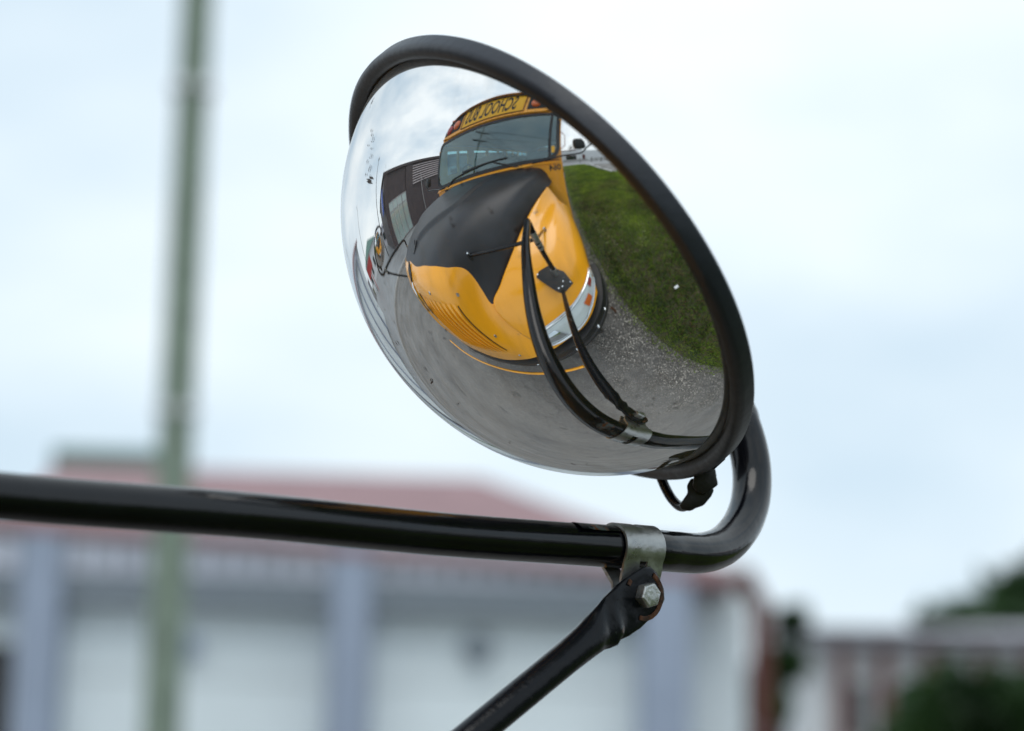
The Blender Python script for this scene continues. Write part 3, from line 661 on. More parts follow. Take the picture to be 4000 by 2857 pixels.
for sg in (1, -1):
    us = [.40,.62,.84,1.06,1.28,1.50,1.72,1.93,2.13]
    for k in range(8):
        V, F = fin(sg*us[k], sg*(us[k+1]-.02), 4.22 - .02*k, 5.50, .013)
        mesh('grille_fin', V, F, M['yellow'], BUS, True)
    q = MB(); pth = [hs(sg*u, v) + hn(sg*u, v)*.001 for u, v in [(.36,4.20),(.36,4.5),(.36,4.8)]]
    q.tube(pth, .006, 6); q.build('grille_gap', M['ink'], BUS, True)
    q = MB(); q.tube([hs(sg*2.17, v) + hn(sg*2.17, v)*.0005 for v in np.linspace(4.1, 5.4, 12)], .0035, 6); q.build('grille_gap', M['ink'], BUS, True)
# chrome strip and badge on the centreline
bd = MB(); c0 = hs(0,3.6)
nrm = hn(0, 3.66)
tup = (hs(0,3.5) - hs(0,3.85)).normalized()
dm = [hs(0,3.66) + Vector((.055*math.cos(a),0,0)) + tup*(.055*math.sin(a)) for a in (0, math.pi/2, math.pi, 1.5*math.pi)]
bd.prism(dm, nrm, -.004, .007); bd.build('badge', M['ink'], BUS, False, label='dark diamond badge on the nose')
cs = MB(); q0, q1 = hs(0,4.28), hs(0,4.9)
cs.tube([hs(0,3.95)+hn(0,3.95)*.004, hs(0,4.12)+hn(0,4.1)*.012, hs(0,4.35)+hn(0,4.35)*.010, hs(0,4.55)+hn(0,4.55)*.003], [.004,.012,.012,.003], 12); cs.build('chrome_spear', M['chrome'], BUS, True)
for u, v in ((1.26,3.99),(2.32,3.81),(2.53,4.89),(2.28,5.72),(-1.26,3.99),(-2.32,3.81),(-2.53,4.89)):
    q = MB(); p = hs(u, v); nn2 = hn(u, v); q.tube([p - nn2*.004, p + nn2*.006], [.010,.007], 10); q.build('screw', M['steel'], BUS, True)
# hood latch recesses
q = MB(); c = hs(.2, 2.86); nn2 = hn(.2, 2.86); tx = (hs(.2,3.0) - hs(.2,2.7)).normalized(); ty = nn2.cross(tx)
q.prism([c + tx*.035 - ty*.022, c + tx*.035 + ty*.022, c + tx*.0 + ty*.02, c - tx*.05 + ty*.045, c - tx*.01 - ty*.0, c - tx*.05 - ty*.02], nn2, -.004, .007); q.build('hood_latch', M['glass_seal'], BUS, False)
# bumper: swept, black, with end caps; gate arm in front
def sweep(name, prof_pts, ctr, m, par, **tg):
    """prof (outward, z) swept along ctr in plan"""
    V = []; n = len(prof_pts); C = [Vector((x, y, 0)) for x, y in ctr]
    for i, c in enumerate(C):
        t_ = (C[min(i+1, len(C)-1)] - C[max(i-1, 0)]).normalized(); o_ = Vector((-t_.y, t_.x, 0))
        if o_.dot(Vector((c.x*.6, 1, 0))) < 0: o_ = -o_
        for a, z in prof_pts: V.append(c + o_*a + Vector((0,0,z)))
    F = [(i*n+j, i*n+(j+1) % n, (i+1)*n+(j+1) % n, (i+1)*n+j) for i in range(len(C)-1) for j in range(n)] + [tuple(range(n)), tuple(range((len(C)-1)*n, len(C)*n))]
    mb = MB(); mb.add(V, F); return mb.build(name, m, par, True, **tg)
cb = [(0,.0),(.30,-.012),(.56,-.05),(.70,-.085),(.89,-.145),(1.04,-.24),(1.14,-.34),(1.20,-.45),(1.245,-.60),(1.25,-.72)]
cbp = [tuple(p[:2]) for p in crv([(a, b, 0) for a, b in cb], 6)]
cbf = [(-x, y) for x, y in cbp[:0:-1]] + cbp
sweep('front_bumper', [(-.06,.50),(0,.50),(.012,.53),(.012,.60),(-.008,.61),(-.008,.635),(.012,.645),(.010,.70),(0,.725),(-.06,.725)], cbf, M['hood_black'] or M['black_flat'], BUS, label='black wraparound front bumper')
for x, y in ((.44,-.035),(.80,-.105),(1.02,-.215),(-.44,-.035),(1.13,-.32)):
    q = MB(); q.tube([(x,y,.66),(x+.004,y+.022,.662)], [.014,.010], 12); q.build('bumper_bolt', M['chrome'], BUS, True)
q = MB(); q.tube([(1.18,-.33,.53),(1.19,-.31,.44),(1.185,-.315,.36)], .012, 8); q.build('tow_hook', M['rust'], BUS, True)
gate = MB(); gate.tube(crv([(.71,.050,.52),(.5,.062,.52),(0,.085,.515),(-.7,.105,.50),(-1.20,.075,.49)], 6), .013, 12)
gate.build('gate_arm', M['yellow'], BUS, True, label='thin yellow crossing gate rod folded across the bumper')
q = MB(); q.box((.90,-.30,.42),(1.0,-.18,.56)); q.build('gate_motor', M['black_flat'], BUS, True, bevel=.01)

# body shell
def body_sec(y, sx=1.0, sz=1.0, zc=0.0):
    pts = []
    for x, z in ((1.21,.62),(1.21,2.38),(1.20,2.52),(1.14,2.66),(1.02,2.77),(.84,2.85),(.60,2.905),(.30,2.94),(0,2.955)): pts.append((x*sx, y, z if z < 2.4 else 2.38+(z-2.38)*sz))
    return pts + [(-x, y_, z) for x, y_, z in pts[-2::-1]]
ys = [(-1.70,.955,.90),(-1.735,.985,.965),(-1.80,1,1),(-11.6,1,1)]
secs = [body_sec(y, a, b) for y, a, b in ys]; n = len(secs[0])
# roof only (from index of z 2.38)
V = []; 
for s_ in secs: V += s_[1:-1]
m_ = n-2; F = grid_faces(len(secs), m_)
mesh('roof', V, F, M['yellow'], BUS, True)
# inside ceiling
Vc = [(x*.96, y, z-.06) for s_ in secs for x, y, z in s_[1:-1]]; mesh('ceiling', Vc, F, M['interior'], BUS, True)
# front cap face above the windshield
WY = lambda z: -1.52 - .18*(z-1.62)
cap = []
for x, z in ((1.17,2.375),(1.175,2.50),(1.11,2.63),(1.0,2.735),(.83,2.81),(.60,2.862),(.30,2.895),(0,2.91)): cap.append((x*.985, WY(z)-.005, z))
cap = cap + [(-x, y, z) for x, y, z in cap[-2::-1]]
mb = MB(); c1 = [(x, y-.012, z) for x, y, z in cap]
c2 = secs[0][1:-1]
N_ = len(cap); mb.add(cap, [tuple(range(N_))])
mb.add(cap + [(x*1.01, -1.735, z+.022) for x, y, z in cap[:]], [(i, i+1, N_+i+1, N_+i) for i in range(N_-1)])
mb.add([(x*1.01, -1.735, z+.022) for x, y, z in cap] + list(secs[1][1:2]) , [])
mb.build('front_cap', M['yellow'], BUS, False)
# cap visor rail under the sign
q = MB(); q.tube([(x, WY(2.405)+.012, 2.405 + (0 if abs(x) < 1.0 else .02)) for x in np.linspace(-1.13, 1.13, 24)], .018, 10); q.build('cap_rail', M['yellow'], BUS, True)
for i in range(19):
    x = -1.05 + i*.1167
    q = MB(); q.tube([(x, WY(2.42)+.022, 2.405),(x, WY(2.42)+.034, 2.407)], .006, 6); q.build('rivet', M['ink'], BUS)
def on_cap(x, z, off): return Vector((x, WY(z)-.005+off, z))
# sign board
sb = MB(); sb.prism([on_cap(-.60,2.465,0), on_cap(.60,2.465,0), on_cap(.60,2.83,0), on_cap(-.60,2.83,0)], (0,1,.18), 0, .010); 
sgn_ = sb.build('sign_board', M['sign_yellow'], BUS, False, bevel=.004, label='yellow sign board lettered SCHOOL BUS in black')
q = MB()
for a, b in (((-.62,2.455),(.62,2.455)),((.62,2.455),(.62,2.84)),((.62,2.84),(-.62,2.84)),((-.62,2.84),(-.62,2.455))): q.tube([on_cap(*a,.008), on_cap(*b,.008)], .006, 6)
q.build('sign_frame', M['ink'], sgn_, True)
text_mesh('lettering', 'SCHOOL BUS', on_cap(-.035,2.640,.0125), (-1,0,0), (0,-.18,1), .41, M['ink'], sgn_, .001, width=1.02)
text_mesh('fleet_number', '064', (1.112,-1.4985,1.535), (-1,0,0), (0,0,1), .115, M['ink'], BUS, .001, width=.15)
# warning lamps on black panels
for sgn in (1, -1):
    P = [on_cap(sgn*.67,2.475,0), on_cap(sgn*1.13,2.475,0), on_cap(sgn*1.125,2.56,0), on_cap(sgn*1.03,2.69,0), on_cap(sgn*.86,2.775,0), on_cap(sgn*.67,2.82,0)]
    q = MB(); q.prism(P, (0,1,.18), 0, .008); wp = q.build('lamp_panel', M['ink'], BUS, False)
    for x, z, mm_, nm in ((.80,2.60,'amber_lens','amber_lamp'),(1.00,2.565,'red_lens','red_lamp')):
        q = MB(); c = on_cap(sgn*x, z, .008); V = []; nr = 6; n2 = 24; A1 = Vector((1,0,0)); A2 = Vector((0,-.18,1)).normalized(); A3 = Vector((0,1,.18)).normalized()
        for j in range(nr):
            a = j/(nr-1)*math.pi/2*.96; r = .088*math.cos(a); h = .045*math.sin(a)
            V += [c + A1*(r*math.cos(2*math.pi*i/n2)) + A2*(r*math.sin(2*math.pi*i/n2)) + A3*h for i in range(n2)]
        q.add(V, [(j*n2+i, j*n2+(i+1) % n2, (j+1)*n2+(i+1) % n2, (j+1)*n2+i) for j in range(nr-1) for i in range(n2)] + [tuple(range((nr-1)*n2, nr*n2))])
        q.build(nm, M[mm_], BUS, True)
for x in (-.17,0,.17):
    q = MB(); p = on_cap(x, 2.86, -.02); q.tube([p + Vector((-.035,0,.02)), p + Vector((.035,0,.02))], .018, 10); q.build('marker_lamp', M['red_lens'] if x else M['amber_lens'], BUS, True)
for x in (-.98,.98):
    q = MB(); p = Vector((x, -1.72, 2.745)); q.tube([p + Vector((-.035,0,0)), p + Vector((.035,0,-.01))], .02, 10); q.build('marker_lamp', M['amber_lens'], BUS, True)

# windshield: rounded polygon in the raked plane, with seal
def rr_poly(x0, x1, z0, z1, r, n=8):
    pts = []
    for cx, cz, a0 in ((x1-r, z0+r, -90), (x1-r*.5, z1-r*.5, 0), (x0+r*.5, z1-r*.5, 90), (x0+r, z0+r, 180)):
        rr_ = r if cz < 2 else r*.5
        for k in range(n+1):
            a = R_(a0 + 90*k/n); pts.append((cx+rr_*math.cos(a), cz+rr_*math.sin(a)))
    return pts
gp = rr_poly(-1.165, 1.165, 1.66, 2.345, .16)
q = MB(); q.prism([(x, WY(z), z) for x, z in gp], (0,1,.18), -.0005, .0005); q.build('windshield', M['windshield'], BUS, False, label='wide tinted windshield with two wipers')
def framepoly(name, inner_, outer_, y_of, m, par, th=.012, off=0):
    n = len(inner_); V = []
    for t_ in (0, th):
        V += [(x, y_of(z)+off+t_, z) for x, z in inner_] + [(x, y_of(z)+off+t_, z) for x, z in outer_]
    F = []
    for i in range(n):
        j = (i+1) % n; F += [(i, j, n+j, n+i), (2*n+i, 3*n+i, 3*n+j, 2*n+j), (i, 2*n+i, 2*n+j, j), (n+i, n+j, 3*n+j, 3*n+i)]
    mb = MB(); mb.add(V, F); return mb.build(name, m, par, False)
framepoly('windshield_seal', rr_poly(-1.145,1.145,1.675,2.325,.15), rr_poly(-1.195,1.195,1.63,2.372,.18), WY, M['glass_seal'], BUS, .014, -.004)
q = MB(); q.prism([(1.035,WY(1.66),1.66),(1.072,WY(1.66),1.66),(1.095,WY(2.34),2.34),(1.058,WY(2.34),2.34)], (0,1,.18), -.03, .014); q.build('windshield_post', M['glass_seal'], BUS, False)
q = MB(); q.prism([(x*1, WY(z)+.008, z) for x, z in ((1.082,1.735),(1.124,1.735),(1.126,1.822),(1.084,1.822))], (0,1,.18), 0, .0015); q.build('window_sticker', M['sign_yellow'], BUS, False, label='small yellow sticker in the corner pane')
# cowl below the windshield with outer corners
def body_front(x, z):
    e = max(0, abs(x)-1.15)/.06
    return (WY(z) if z > 1.64 else -1.50 - (0.0 if z > 1.3 else .0)) - .05*(1-math.sqrt(max(0, 1-e*e))) 
V = []; xs = list(np.linspace(-1.21,1.21,61)); zs = [.62,1.0,1.3,1.5,1.60,1.625]
for z in zs:
    for x in xs: V.append((x, body_front(x, z), z))
F = grid_faces(len(zs), len(xs)); mesh('cowl', V, F, M['yellow'], BUS, True)
# surround of the glass: from seal outline to the body corner
gpo = rr_poly(-1.19,1.19,1.635,2.368,.18); out = []
for x, z in gpo:
    ox = max(-1.21, min(1.21, x*1.4)); oz = z
    if abs(x) < 1.0: ox = x; oz = 1.625 if z < 2 else 2.385
    out.append((ox, oz))
n = len(gpo); V = [(x, WY(z)-.002, z) for x, z in gpo] + [(x, WY(max(z,1.64))-.002-(.08 if abs(x) > 1.2 else 0), z) for x, z in out]
mesh('windshield_surround', V, [(i, (i+1) % n, n+(i+1) % n, n+i) for i in range(n)], M['yellow'], BUS, False)
q = MB(); q.tube([(-1.15,-1.475,1.600),(-.6,-1.468,1.603),(0,-1.465,1.605),(.6,-1.468,1.603),(1.15,-1.475,1.600)], .010, 8); q.build('cowl_lip', M['yellow'], BUS, True)
# side walls with window openings, windows each a part
WINS = [(-1.83,-2.16),(-2.22,-2.54),(-2.80,-3.42)] + [(-3.55-.74*i, -3.55-.74*i-.64) for i in range(10)]
for sgn in (-1, 1):
    q = MB(); X0, X1 = (1.17,1.21) if sgn > 0 else (-1.21,-1.17)
    q.box((X0,-11.6,.62),(X1,-1.60,1.80)); q.box((X0,-11.6,2.24),(X1,-1.70,2.39))
    edges = [-1.62] + [e for w_ in WINS for e in w_] + [-11.6]
    for a, b in zip(edges[::2], edges[1::2]): q.box((X0, b, 1.80),(X1, a, 2.24))
    q.build('side_wall', M['yellow'], BUS, False)
    for y1, y0 in WINS:
        w_ = MB(); xm = sgn*1.19; w_.box((xm-.003,y0,1.80),(xm+.003,y1,2.24)); w_.build('window', M['window'], BUS)
    for z in (1.05,1.45,.80):
        w_ = MB(); w_.box((sgn*1.211 if sgn > 0 else -1.222, -11.6, z-.03),(sgn*1.222 if sgn > 0 else -1.211, -1.75, z+.03)); w_.build('rub_rail', M['ink'], BUS)
q = MB(); q.box((-1.21,-11.64,.62),(1.21,-11.6,1.72)); q.box((-1.21,-11.64,2.28),(1.21,-11.6,2.85))
for a, b in ((-1.21,-1.0),(-.35,-.25),(.25,.35),(1.0,1.21)): q.box((a,-11.64,1.72),(b,-11.6,2.28))
q.build('rear_wall', M['yellow'], BUS)
q = MB(); q.box((-1.17,-11.6,.98),(1.17,-1.75,1.02)); q.build('floor_pan', M['interior'], BUS)
q = MB(); q.box((-1.15,-1.80,1.02),(1.0,-1.58,1.60)); q.build('dashboard', M['black_flat'], BUS, False, bevel=.03)
q = MB(); q.tube([(-.62+.2*math.cos(a), -1.98+.08*math.sin(a), 1.66+.19*math.sin(a)) for a in np.linspace(0, 2*math.pi, 25)], .014, 8); q.build('steering_wheel', M['black_flat'], BUS, True)
for i in range(11):
    y = -2.75 - i*.78
    for x in (-1.12,.16):
        if i == 0 and x > 0: continue
        q = MB(); q.box((x,y-.10,1.10),(x+.96,y,1.92 if i else 2.0)); q.box((x,y,1.10),(x+.96,y+.42,1.42)); q.build('seat', M['seat'], BUS, False, bevel=.03)
# wipers
for pts in (([(-.846,1.585),(-.62,1.69)], [(-.62,1.692),(.05,1.745),(.25,1.755)]), ([(.66,1.60),(.27,1.735)], [(-.36,1.735),(.27,1.757),(.47,1.755)])):
    q = MB()
    for seg, r in zip(pts, (.012,.010)): q.tube([(x, WY(z)+.020, z) for x, z in seg], r, 8)
    q.obox((pts[0][0][0], WY(1.6)+.035, pts[0][0][1]), ((1,0,0),(0,1,.18),(0,0,1)), (.035,.012,.016)); q.build('wiper', M['black_flat'], BUS, True)
# door mirror on its bar, and the door rail
bar = [(.84,-1.47,1.628),(.90,-1.42,1.632),(1.05,-1.42,1.645),(1.21,-1.42,1.676),(1.325,-1.42,1.685),(1.44,-1.42,1.698),(1.475,-1.42,1.715),(1.53,-1.42,1.774),(1.60,-1.42,1.83),(1.66,-1.42,1.95)]
q = MB(); q.tube(crv(bar, 4), .011, 10); q.build('mirror_bar', M['black'], BUS, True)
q = MB(); cm = Vector((1.425,-1.42,1.815))
q.prism([cm + Vector((a, 0, b)) for a, b in ((-.06,.075),(.03,.080),(.070,.035),(.085,-.03),(.06,-.062),(-.035,-.062),(-.062,-.03),(-.07,.03))], (.2,1,0), -.04, .03); q.build('door_mirror', M['black_flat'], BUS, False, bevel=.014)
q = MB(); q.tube([(1.212,-1.9,2.10),(1.275,-1.9,2.03),(1.275,-1.9,1.86),(1.214,-1.9,1.80)], .006, 8); q.build('door_rail', M['red_line'], BUS, True)
bar2 = [(-x, y, z) for x, y, z in bar]; q = MB(); q.tube(crv(bar2, 4), .011, 10); q.build('mirror_bar', M['black'], BUS, True)
q = MB(); q.prism([Vector((-cm.x - a, cm.y, cm.z + b)) for a, b in ((-.06,.075),(.03,.080),(.070,.035),(.085,-.03),(.06,-.062),(-.035,-.062),(-.062,-.03),(-.07,.03))], (-.2,1,0), -.04, .03); q.build('door_mirror', M['black_flat'], BUS, False, bevel=.014)
# hood hinge strap gap: dark backing behind fenders
q = MB(); q.box((-.70,-1.48,.62),(.70,-.45,.90)); q.build('engine_bay', M['ink'], BUS)
q = MB(); q.tube([(1.03,-1.33,1.13),(1.03,-1.46,1.10)], .02, 8); q.build('hood_catch', M['black_flat'], BUS, True)
# wheels
for x, y in ((1.0,-.95),(-1.0,-.95),(1.0,-8.9),(-1.0,-8.9)):
    q = MB(); sg = 1 if x > 0 else -1
    V = []; prof = [(.28,-.13),(.44,-.14),(.49,-.10),(.505,0),(.49,.10),(.44,.14),(.28,.13)]; n = 40
    for i in range(n):
        a = 2*math.pi*i/n; V += [(x+w_*sg, y+r*math.cos(a), .505+r*math.sin(a)) for r, w_ in prof]
    m7 = len(prof); q.add(V, [(i*m7+j, i*m7+(j+1) % m7, ((i+1) % n)*m7+(j+1) % m7, ((i+1) % n)*m7+j) for i in range(n) for j in range(m7)])
    wh = q.build('wheel', M['tyre'], BUS, True)
    q = MB(); q.tube([(x-.1*sg,y,.505),(x+.09*sg,y,.505)], .285, 28); q.tube([(x+.09*sg,y,.505),(x+.15*sg,y,.505)], .10, 16); q.build('rim', M['rim'], wh, True)
q = MB(); q.box((-.55,-11.4,.45),(.55,-.35,.62)); q.build('chassis', M['dark_steel'], BUS)

# ------------------------------------------------------------------ surroundings
def polar(az, dist, z=0.0, org=(2.215, -1.263)):
    a = R_(az); return Vector((org[0] + math.sin(a)*dist, org[1] + math.cos(a)*dist, z))
# ---- utility pole and its wires (seen directly at the left and again in the windshield)
PB = polar(-48.1, 21.5)
def utility_pole(base, h, lab, lean=(0,0), arms=(17.0, 15.1), adir=(.72,.69), grp='utility poles along the street'):
    r = empty('utility_pole', base, lab, 'utility pole', grp); b = Vector(base)
    q = MB(); q.tube([b, b + Vector((lean[0]*.5, lean[1]*.5, h*.5)), b + Vector((lean[0], lean[1], h))], [.155,.13,.10], 14); q.build('pole_shaft', M['pole'], r, True)
    q = MB(); q.tube([b + Vector((.13,-.13,.1)), b + Vector((.11,-.11,h*.45)), b + Vector((.09,-.09,h*.8))], .03, 6); q.build('riser_cable', M['pole'], r, True)
    for zz in (2.6, 5.4, 7.9, h-1.9): q = MB(); q.tube([b + Vector((0,0,zz)), b + Vector((0,0,zz+.07))], .165, 14); q.build('pole_band', M['alu'], r, True)
    a = Vector((adir[0], adir[1], 0)).normalized(); tips = []
    for z in arms:
        c = b + Vector((lean[0]*z/h, lean[1]*z/h, z))
        q = MB(); q.obox(c + Vector((0,0,0)), (a, Vector((-a.y,a.x,0)), Vector((0,0,1))), (1.45,.06,.07)); ca = q.build('crossarm', M['dark_steel'], r)
        for s_ in (-1.38,-.75,.75,1.38):
            p = c + a*s_; q = MB(); q.tube([p + Vector((0,0,.07)), p + Vector((0,0,.16)), p + Vector((0,0,.30))], [.03,.06,.045], 8); q.build('insulator', M['brown_slat'], ca, True); tips.append(p + Vector((0,0,.30)))
        for s_ in (-.8,.8):
            q = MB(); q.tube([c + a*s_ - Vector((0,0,.06)), c - Vector((0,0,.75))], .022, 6); q.build('arm_brace', M['dark_steel'], ca)
    return r, tips
P1, T1 = utility_pole(PB, 15.6, 'tall grey green pole at the left, blurred, rising past the roof', lean=(-.0,.0), arms=(14.4, 12.8))
P2, T2 = utility_pole((-3.5, 66, 0), 16.5, 'far utility pole down the street, seen in the windshield reflection', arms=(15.6, 14.0), adir=(1,-.2))
P3, T3 = utility_pole((22, 37, 0), 18.5, 'utility pole beyond the road on the right, outside the picture', arms=(17.3,), adir=(.5,-.9))
def wire(a, b, sag=.5, lab=''):
    pts = [a.lerp(b, t) - Vector((0,0,4*sag*t*(1-t))) for t in np.linspace(0, 1, 16)]
    q = MB(); q.tube(pts, .022, 5); o = q.build('overhead_wire', M['dark_steel']); tag(o, lab, 'wire', 'overhead wires'); return o
WL = ['leftmost', 'second from left', 'third from left', 'rightmost']
for i in range(4):
    wire(T1[i], T2[i], lab=WL[i] + ' black wire running down the street from the upper crossarm')
    wire(T1[4+i], T2[4+i], lab=WL[i] + ' black wire running down the street from the lower crossarm')
wire(T1[0], T3[0], .7, 'highest black wire crossing over the road ahead of the bus')
wire(T1[3], T3[3], .7, 'middle black wire crossing over the road ahead of the bus')
wire(T1[5], T3[1] - Vector((0,0,.9)), .6, 'lowest black wire crossing over the road ahead of the bus')

# ---- white hall with red roof (behind the mirror)
F44 = Vector((math.sin(R_(-44)), math.cos(R_(-44)), 0)); R44 = Vector((F44.y, -F44.x, 0))
def L(s_, d_, z): return Vector((2.215, -1.263, 0)) + F44*d_ + R44*s_ + Vector((0,0,z))
def lbox(mb, s0, s1, d0, d1, z0, z1): mb.obox((L(s0,d0,z0)+L(s1,d1,z1))/2, (R44, F44, Vector((0,0,1))), ((s1-s0)/2, (d1-d0)/2, (z1-z0)/2)); return mb
HALL = empty('white_hall', L(-3,28,0), 'blurred white building with pinkish red roof and blue grey pillars', 'building')
q = MB(); lbox(q, -12.2, 3.1, 24.63, 33, 0, 4.9); q.build('wall', M['fac_white'], HALL)
bays = [-10.5,-7.95,-5.33,-2.76,-.22,2.38]
for c in bays:
    q = MB(); w_ = .20 if c > 2 else .165; lbox(q, c-w_, c+w_, 23.97, 24.62, 0, 4.99); q.build('pillar', M['fac_blue'], HALL, False, bevel=.01)
for a, b in zip(bays[:-1], bays[1:]):
    q = MB(); lbox(q, a+.165, b-.165, 24.04, 24.60, 4.58, 4.99); q.build('fascia_panel', M['band'], HALL)
    for k in range(12):
        x = a+.22+(b-a-.42)*k/11; q = MB(); lbox(q, x-.02, x+.02, 24.015, 24.045, 4.58, 4.98); q.build('fascia_rib', M['fac_grey'], HALL)
    q = MB(); lbox(q, a+.165, b-.165, 24.09, 24.60, 4.36, 4.577); q.build('shade_strip', M['fac_grey'], HALL, False)  # grey strip: shading below the fascia put in as colour
    for k in range(7):
        z0 = 4.35 - .60*(k+1); q = MB(); lbox(q, a+.18, b-.18, 24.36, 24.60, max(0, z0+.012), z0+.60); q.build('door_panel', M['fac_white'], HALL, False)
q = MB(); lbox(q, 2.58, 3.1, 24.5, 24.62, 0, 4.6); q.build('end_panel', M['fac_white'], HALL)
q = MB(); lbox(q, -3.35, -3.0, 24.30, 24.36, 0, 4.0); q.build('dark_door', M['ink'], HALL)
q = MB(); q.tube([L(-1.55,24.30,4.02), L(-1.55,24.26,4.02)], .10, 14); q.build('blue_plate', M['fac_blue'], HALL, True)
q = MB(); q.tube([L(.84,24.32,4.08), L(.84,24.20,4.06)], [.14,.09], 14); q.build('wall_lamp', M['fac_grey'], HALL, True)
q = MB(); q.tube([L(2.96,23.8,4.70), L(3.14,23.9,4.45), L(3.18,24.0,0)], [.10,.09,.05], 8); q.build('downpipe', M['brick'], HALL, True)
zr, dr = 6.17, 28.0
q = MB(); e0, e1_ = 5.0, 23.96
v = [L(-3.12,e1_,e0), L(2.98,e1_,4.72), L(2.98,33,4.72), L(-3.12,33,e0), L(-3.12,dr,zr), L(.95,dr,zr)]
q.add(v + [p - Vector((0,0,.10)) for p in v], [(0,1,5,4),(1,2,5),(2,3,4,5),(3,0,4),(0,6,7,1),(1,7,8,2),(6,9,8,7),(0,3,9,6),(2,8,9,3)]); q.build('roof', M['roof_pink'], HALL)
q = MB(); v = [L(-12.4,e1_,4.98), L(-3.14,e1_,4.98), L(-3.14,33,4.98), L(-12.4,33,4.98), L(-10,dr,5.75), L(-3.14,dr,5.75)]
q.add(v + [p - Vector((0,0,.10)) for p in v], [(0,1,5,4),(1,2,5),(2,3,4,5),(3,0,4),(0,6,7,1),(6,9,8,7)]); q.build('lower_roof', M['roof_pink'], HALL)
q = MB(); lbox(q, -3.22, -1.95, 28.3, 30.5, 5.9, 6.40); q.build('roof_vent', M['roof_green'], HALL, False, bevel=.02)

# ---- house and garden at the lower right
HS = empty('low_house', L(7,36,0), 'blurred pale house with brown eaves at the lower right', 'house')
def AZ(az, d_): return d_*math.tan(R_(az+44))
q = MB(); lbox(q, AZ(-35.6,36), AZ(-26,36), 35.92, 44, 0, 5.61); q.build('wall', M['white_wall'], HS)
q = MB(); lbox(q, AZ(-36.0,36), AZ(-25.8,36), 35.6, 44.4, 5.62, 5.70); q.build('eaves', M['grey_roof'], HS)
v = [L(AZ(-36.1,36),35.4,5.76), L(AZ(-25.8,36),35.4,5.76), L(AZ(-25.8,36),44.6,5.76), L(AZ(-36.1,36),44.6,5.76), L(AZ(-33.4,36),40,6.0), L(AZ(-28,36),40,6.5)]
q = MB(); q.add(v, [(0,1,5,4),(1,2,5),(2,3,4,5),(3,0,4),(0,3,2,1)]); q.build('roof', M['grey_roof'], HS)
for a in (-35.0,-34.2,-33.3,-32.3,-31.4):
    q = MB(); lbox(q, AZ(a,36)-.07, AZ(a,36)+.07, 35.66, 35.80, 0, 5.61); q.build('porch_post', M['brick'], HS)
for a in (-34.65,-33.8,-32.8,-31.9):
    q = MB(); lbox(q, AZ(a,36)-.17, AZ(a,36)+.17, 35.86, 35.93, 4.4, 5.2); w_ = q.build('window', M['alu'], HS); q = MB(); lbox(q, AZ(a,36)-.13, AZ(a,36)+.13, 35.84, 35.86, 4.45, 5.15); q.build('pane', M['dark_win'], w_)
q = MB(); lbox(q, AZ(-35.6,36), AZ(-30,36), 35.86, 35.93, 3.6, 3.75); q.build('wall_band', M['white_wall'], HS)

def leaf_cloud(n, shape, size, m, name, parent=None, seed=1, flat=0.0, **tg):
    r = np.random.default_rng(seed); c = shape(n, r)
    a = r.normal(size=(n,3)); a /= np.linalg.norm(a, axis=1)[:,None]; b = r.normal(size=(n,3)); b -= (b*a).sum(1)[:,None]*a; b /= np.linalg.norm(b, axis=1)[:,None]
    s_ = size*r.uniform(.6, 1.3, n)[:,None]
    V = np.stack([c-a*s_, c+b*s_*.45, c+a*s_, c-b*s_*.45], 1).reshape(-1,3); F = np.arange(n*4).reshape(-1,4)
    me = bpy.data.meshes.new(name); me.from_pydata(V.tolist(), [], F.tolist()); me.materials.append(m)
    o = bpy.data.objects.new(name, me); COL.objects.link(o)
    if parent is not None: o.parent = parent; o.matrix_parent_inverse = pinv(parent)
    return tag(o, **tg)
def tree(base, h, rad, lab, seed, grp, squash=.8, n=2600, ls=.16):
    b = Vector(base); t_ = empty('leafy_tree', b, lab, 'tree', grp); r = random.Random(seed)
    q = MB(); q.tube([b, b + Vector((r.uniform(-.2,.2),0,h*.35)), b + Vector((r.uniform(-.3,.3),.1,h*.75))], [h*.035,h*.028,h*.012], 9)
    blobs = []
    for k in range(9):
        a = r.uniform(0, 6.28); rr = rad*r.uniform(.25,.7); z = h*r.uniform(.45,.9); c = b + Vector((math.cos(a)*rr, math.sin(a)*rr, z)); blobs.append((np.array(c), rad*r.uniform(.3,.5)))
        q.tube([b + Vector((0,0,h*.4)), b.lerp(c, .6) + Vector((0,0,h*.15)), c], [h*.018,h*.01,h*.005], 6)
    q.build('trunk', M['bark'], t_, True)
    def shape(n, g):
        idx = g.integers(0, len(blobs), n); d_ = g.normal(size=(n,3)); d_ /= np.linalg.norm(d_, axis=1)[:,None]; d_ *= (g.uniform(0,1,n)**.45)[:,None]
        return np.array([blobs[i][0] for i in idx]) + d_*np.array([[blobs[i][1]]*2+[blobs[i][1]*squash] for i in idx])
    leaf_cloud(n, shape, ls, M['tree'], 'crown', t_, seed)
tg_ = 'trees behind the low house'
p = L(AZ(-30.9,50),50,0); tree(p, 9.0, 3.6, 'green tree top above the house roof at the right edge', 3, tg_, n=3200, ls=.3)
p = L(AZ(-29.4,52),52,0); tree(p, 9.6, 3.8, 'taller green tree just past the right edge of the picture', 4, tg_, n=3200, ls=.3)
p = L(AZ(-31.4,17.5),17.5,0); tree(p, 3.35, 1.35, 'dark round bush at the bottom right corner', 5, 'garden bushes', n=5600, ls=.11)
p = L(AZ(-33.9,16.5),16.5,0); tree(p, 2.5, .8, 'smaller dark bush left of the corner bush', 6, 'garden bushes', n=2000, ls=.09)
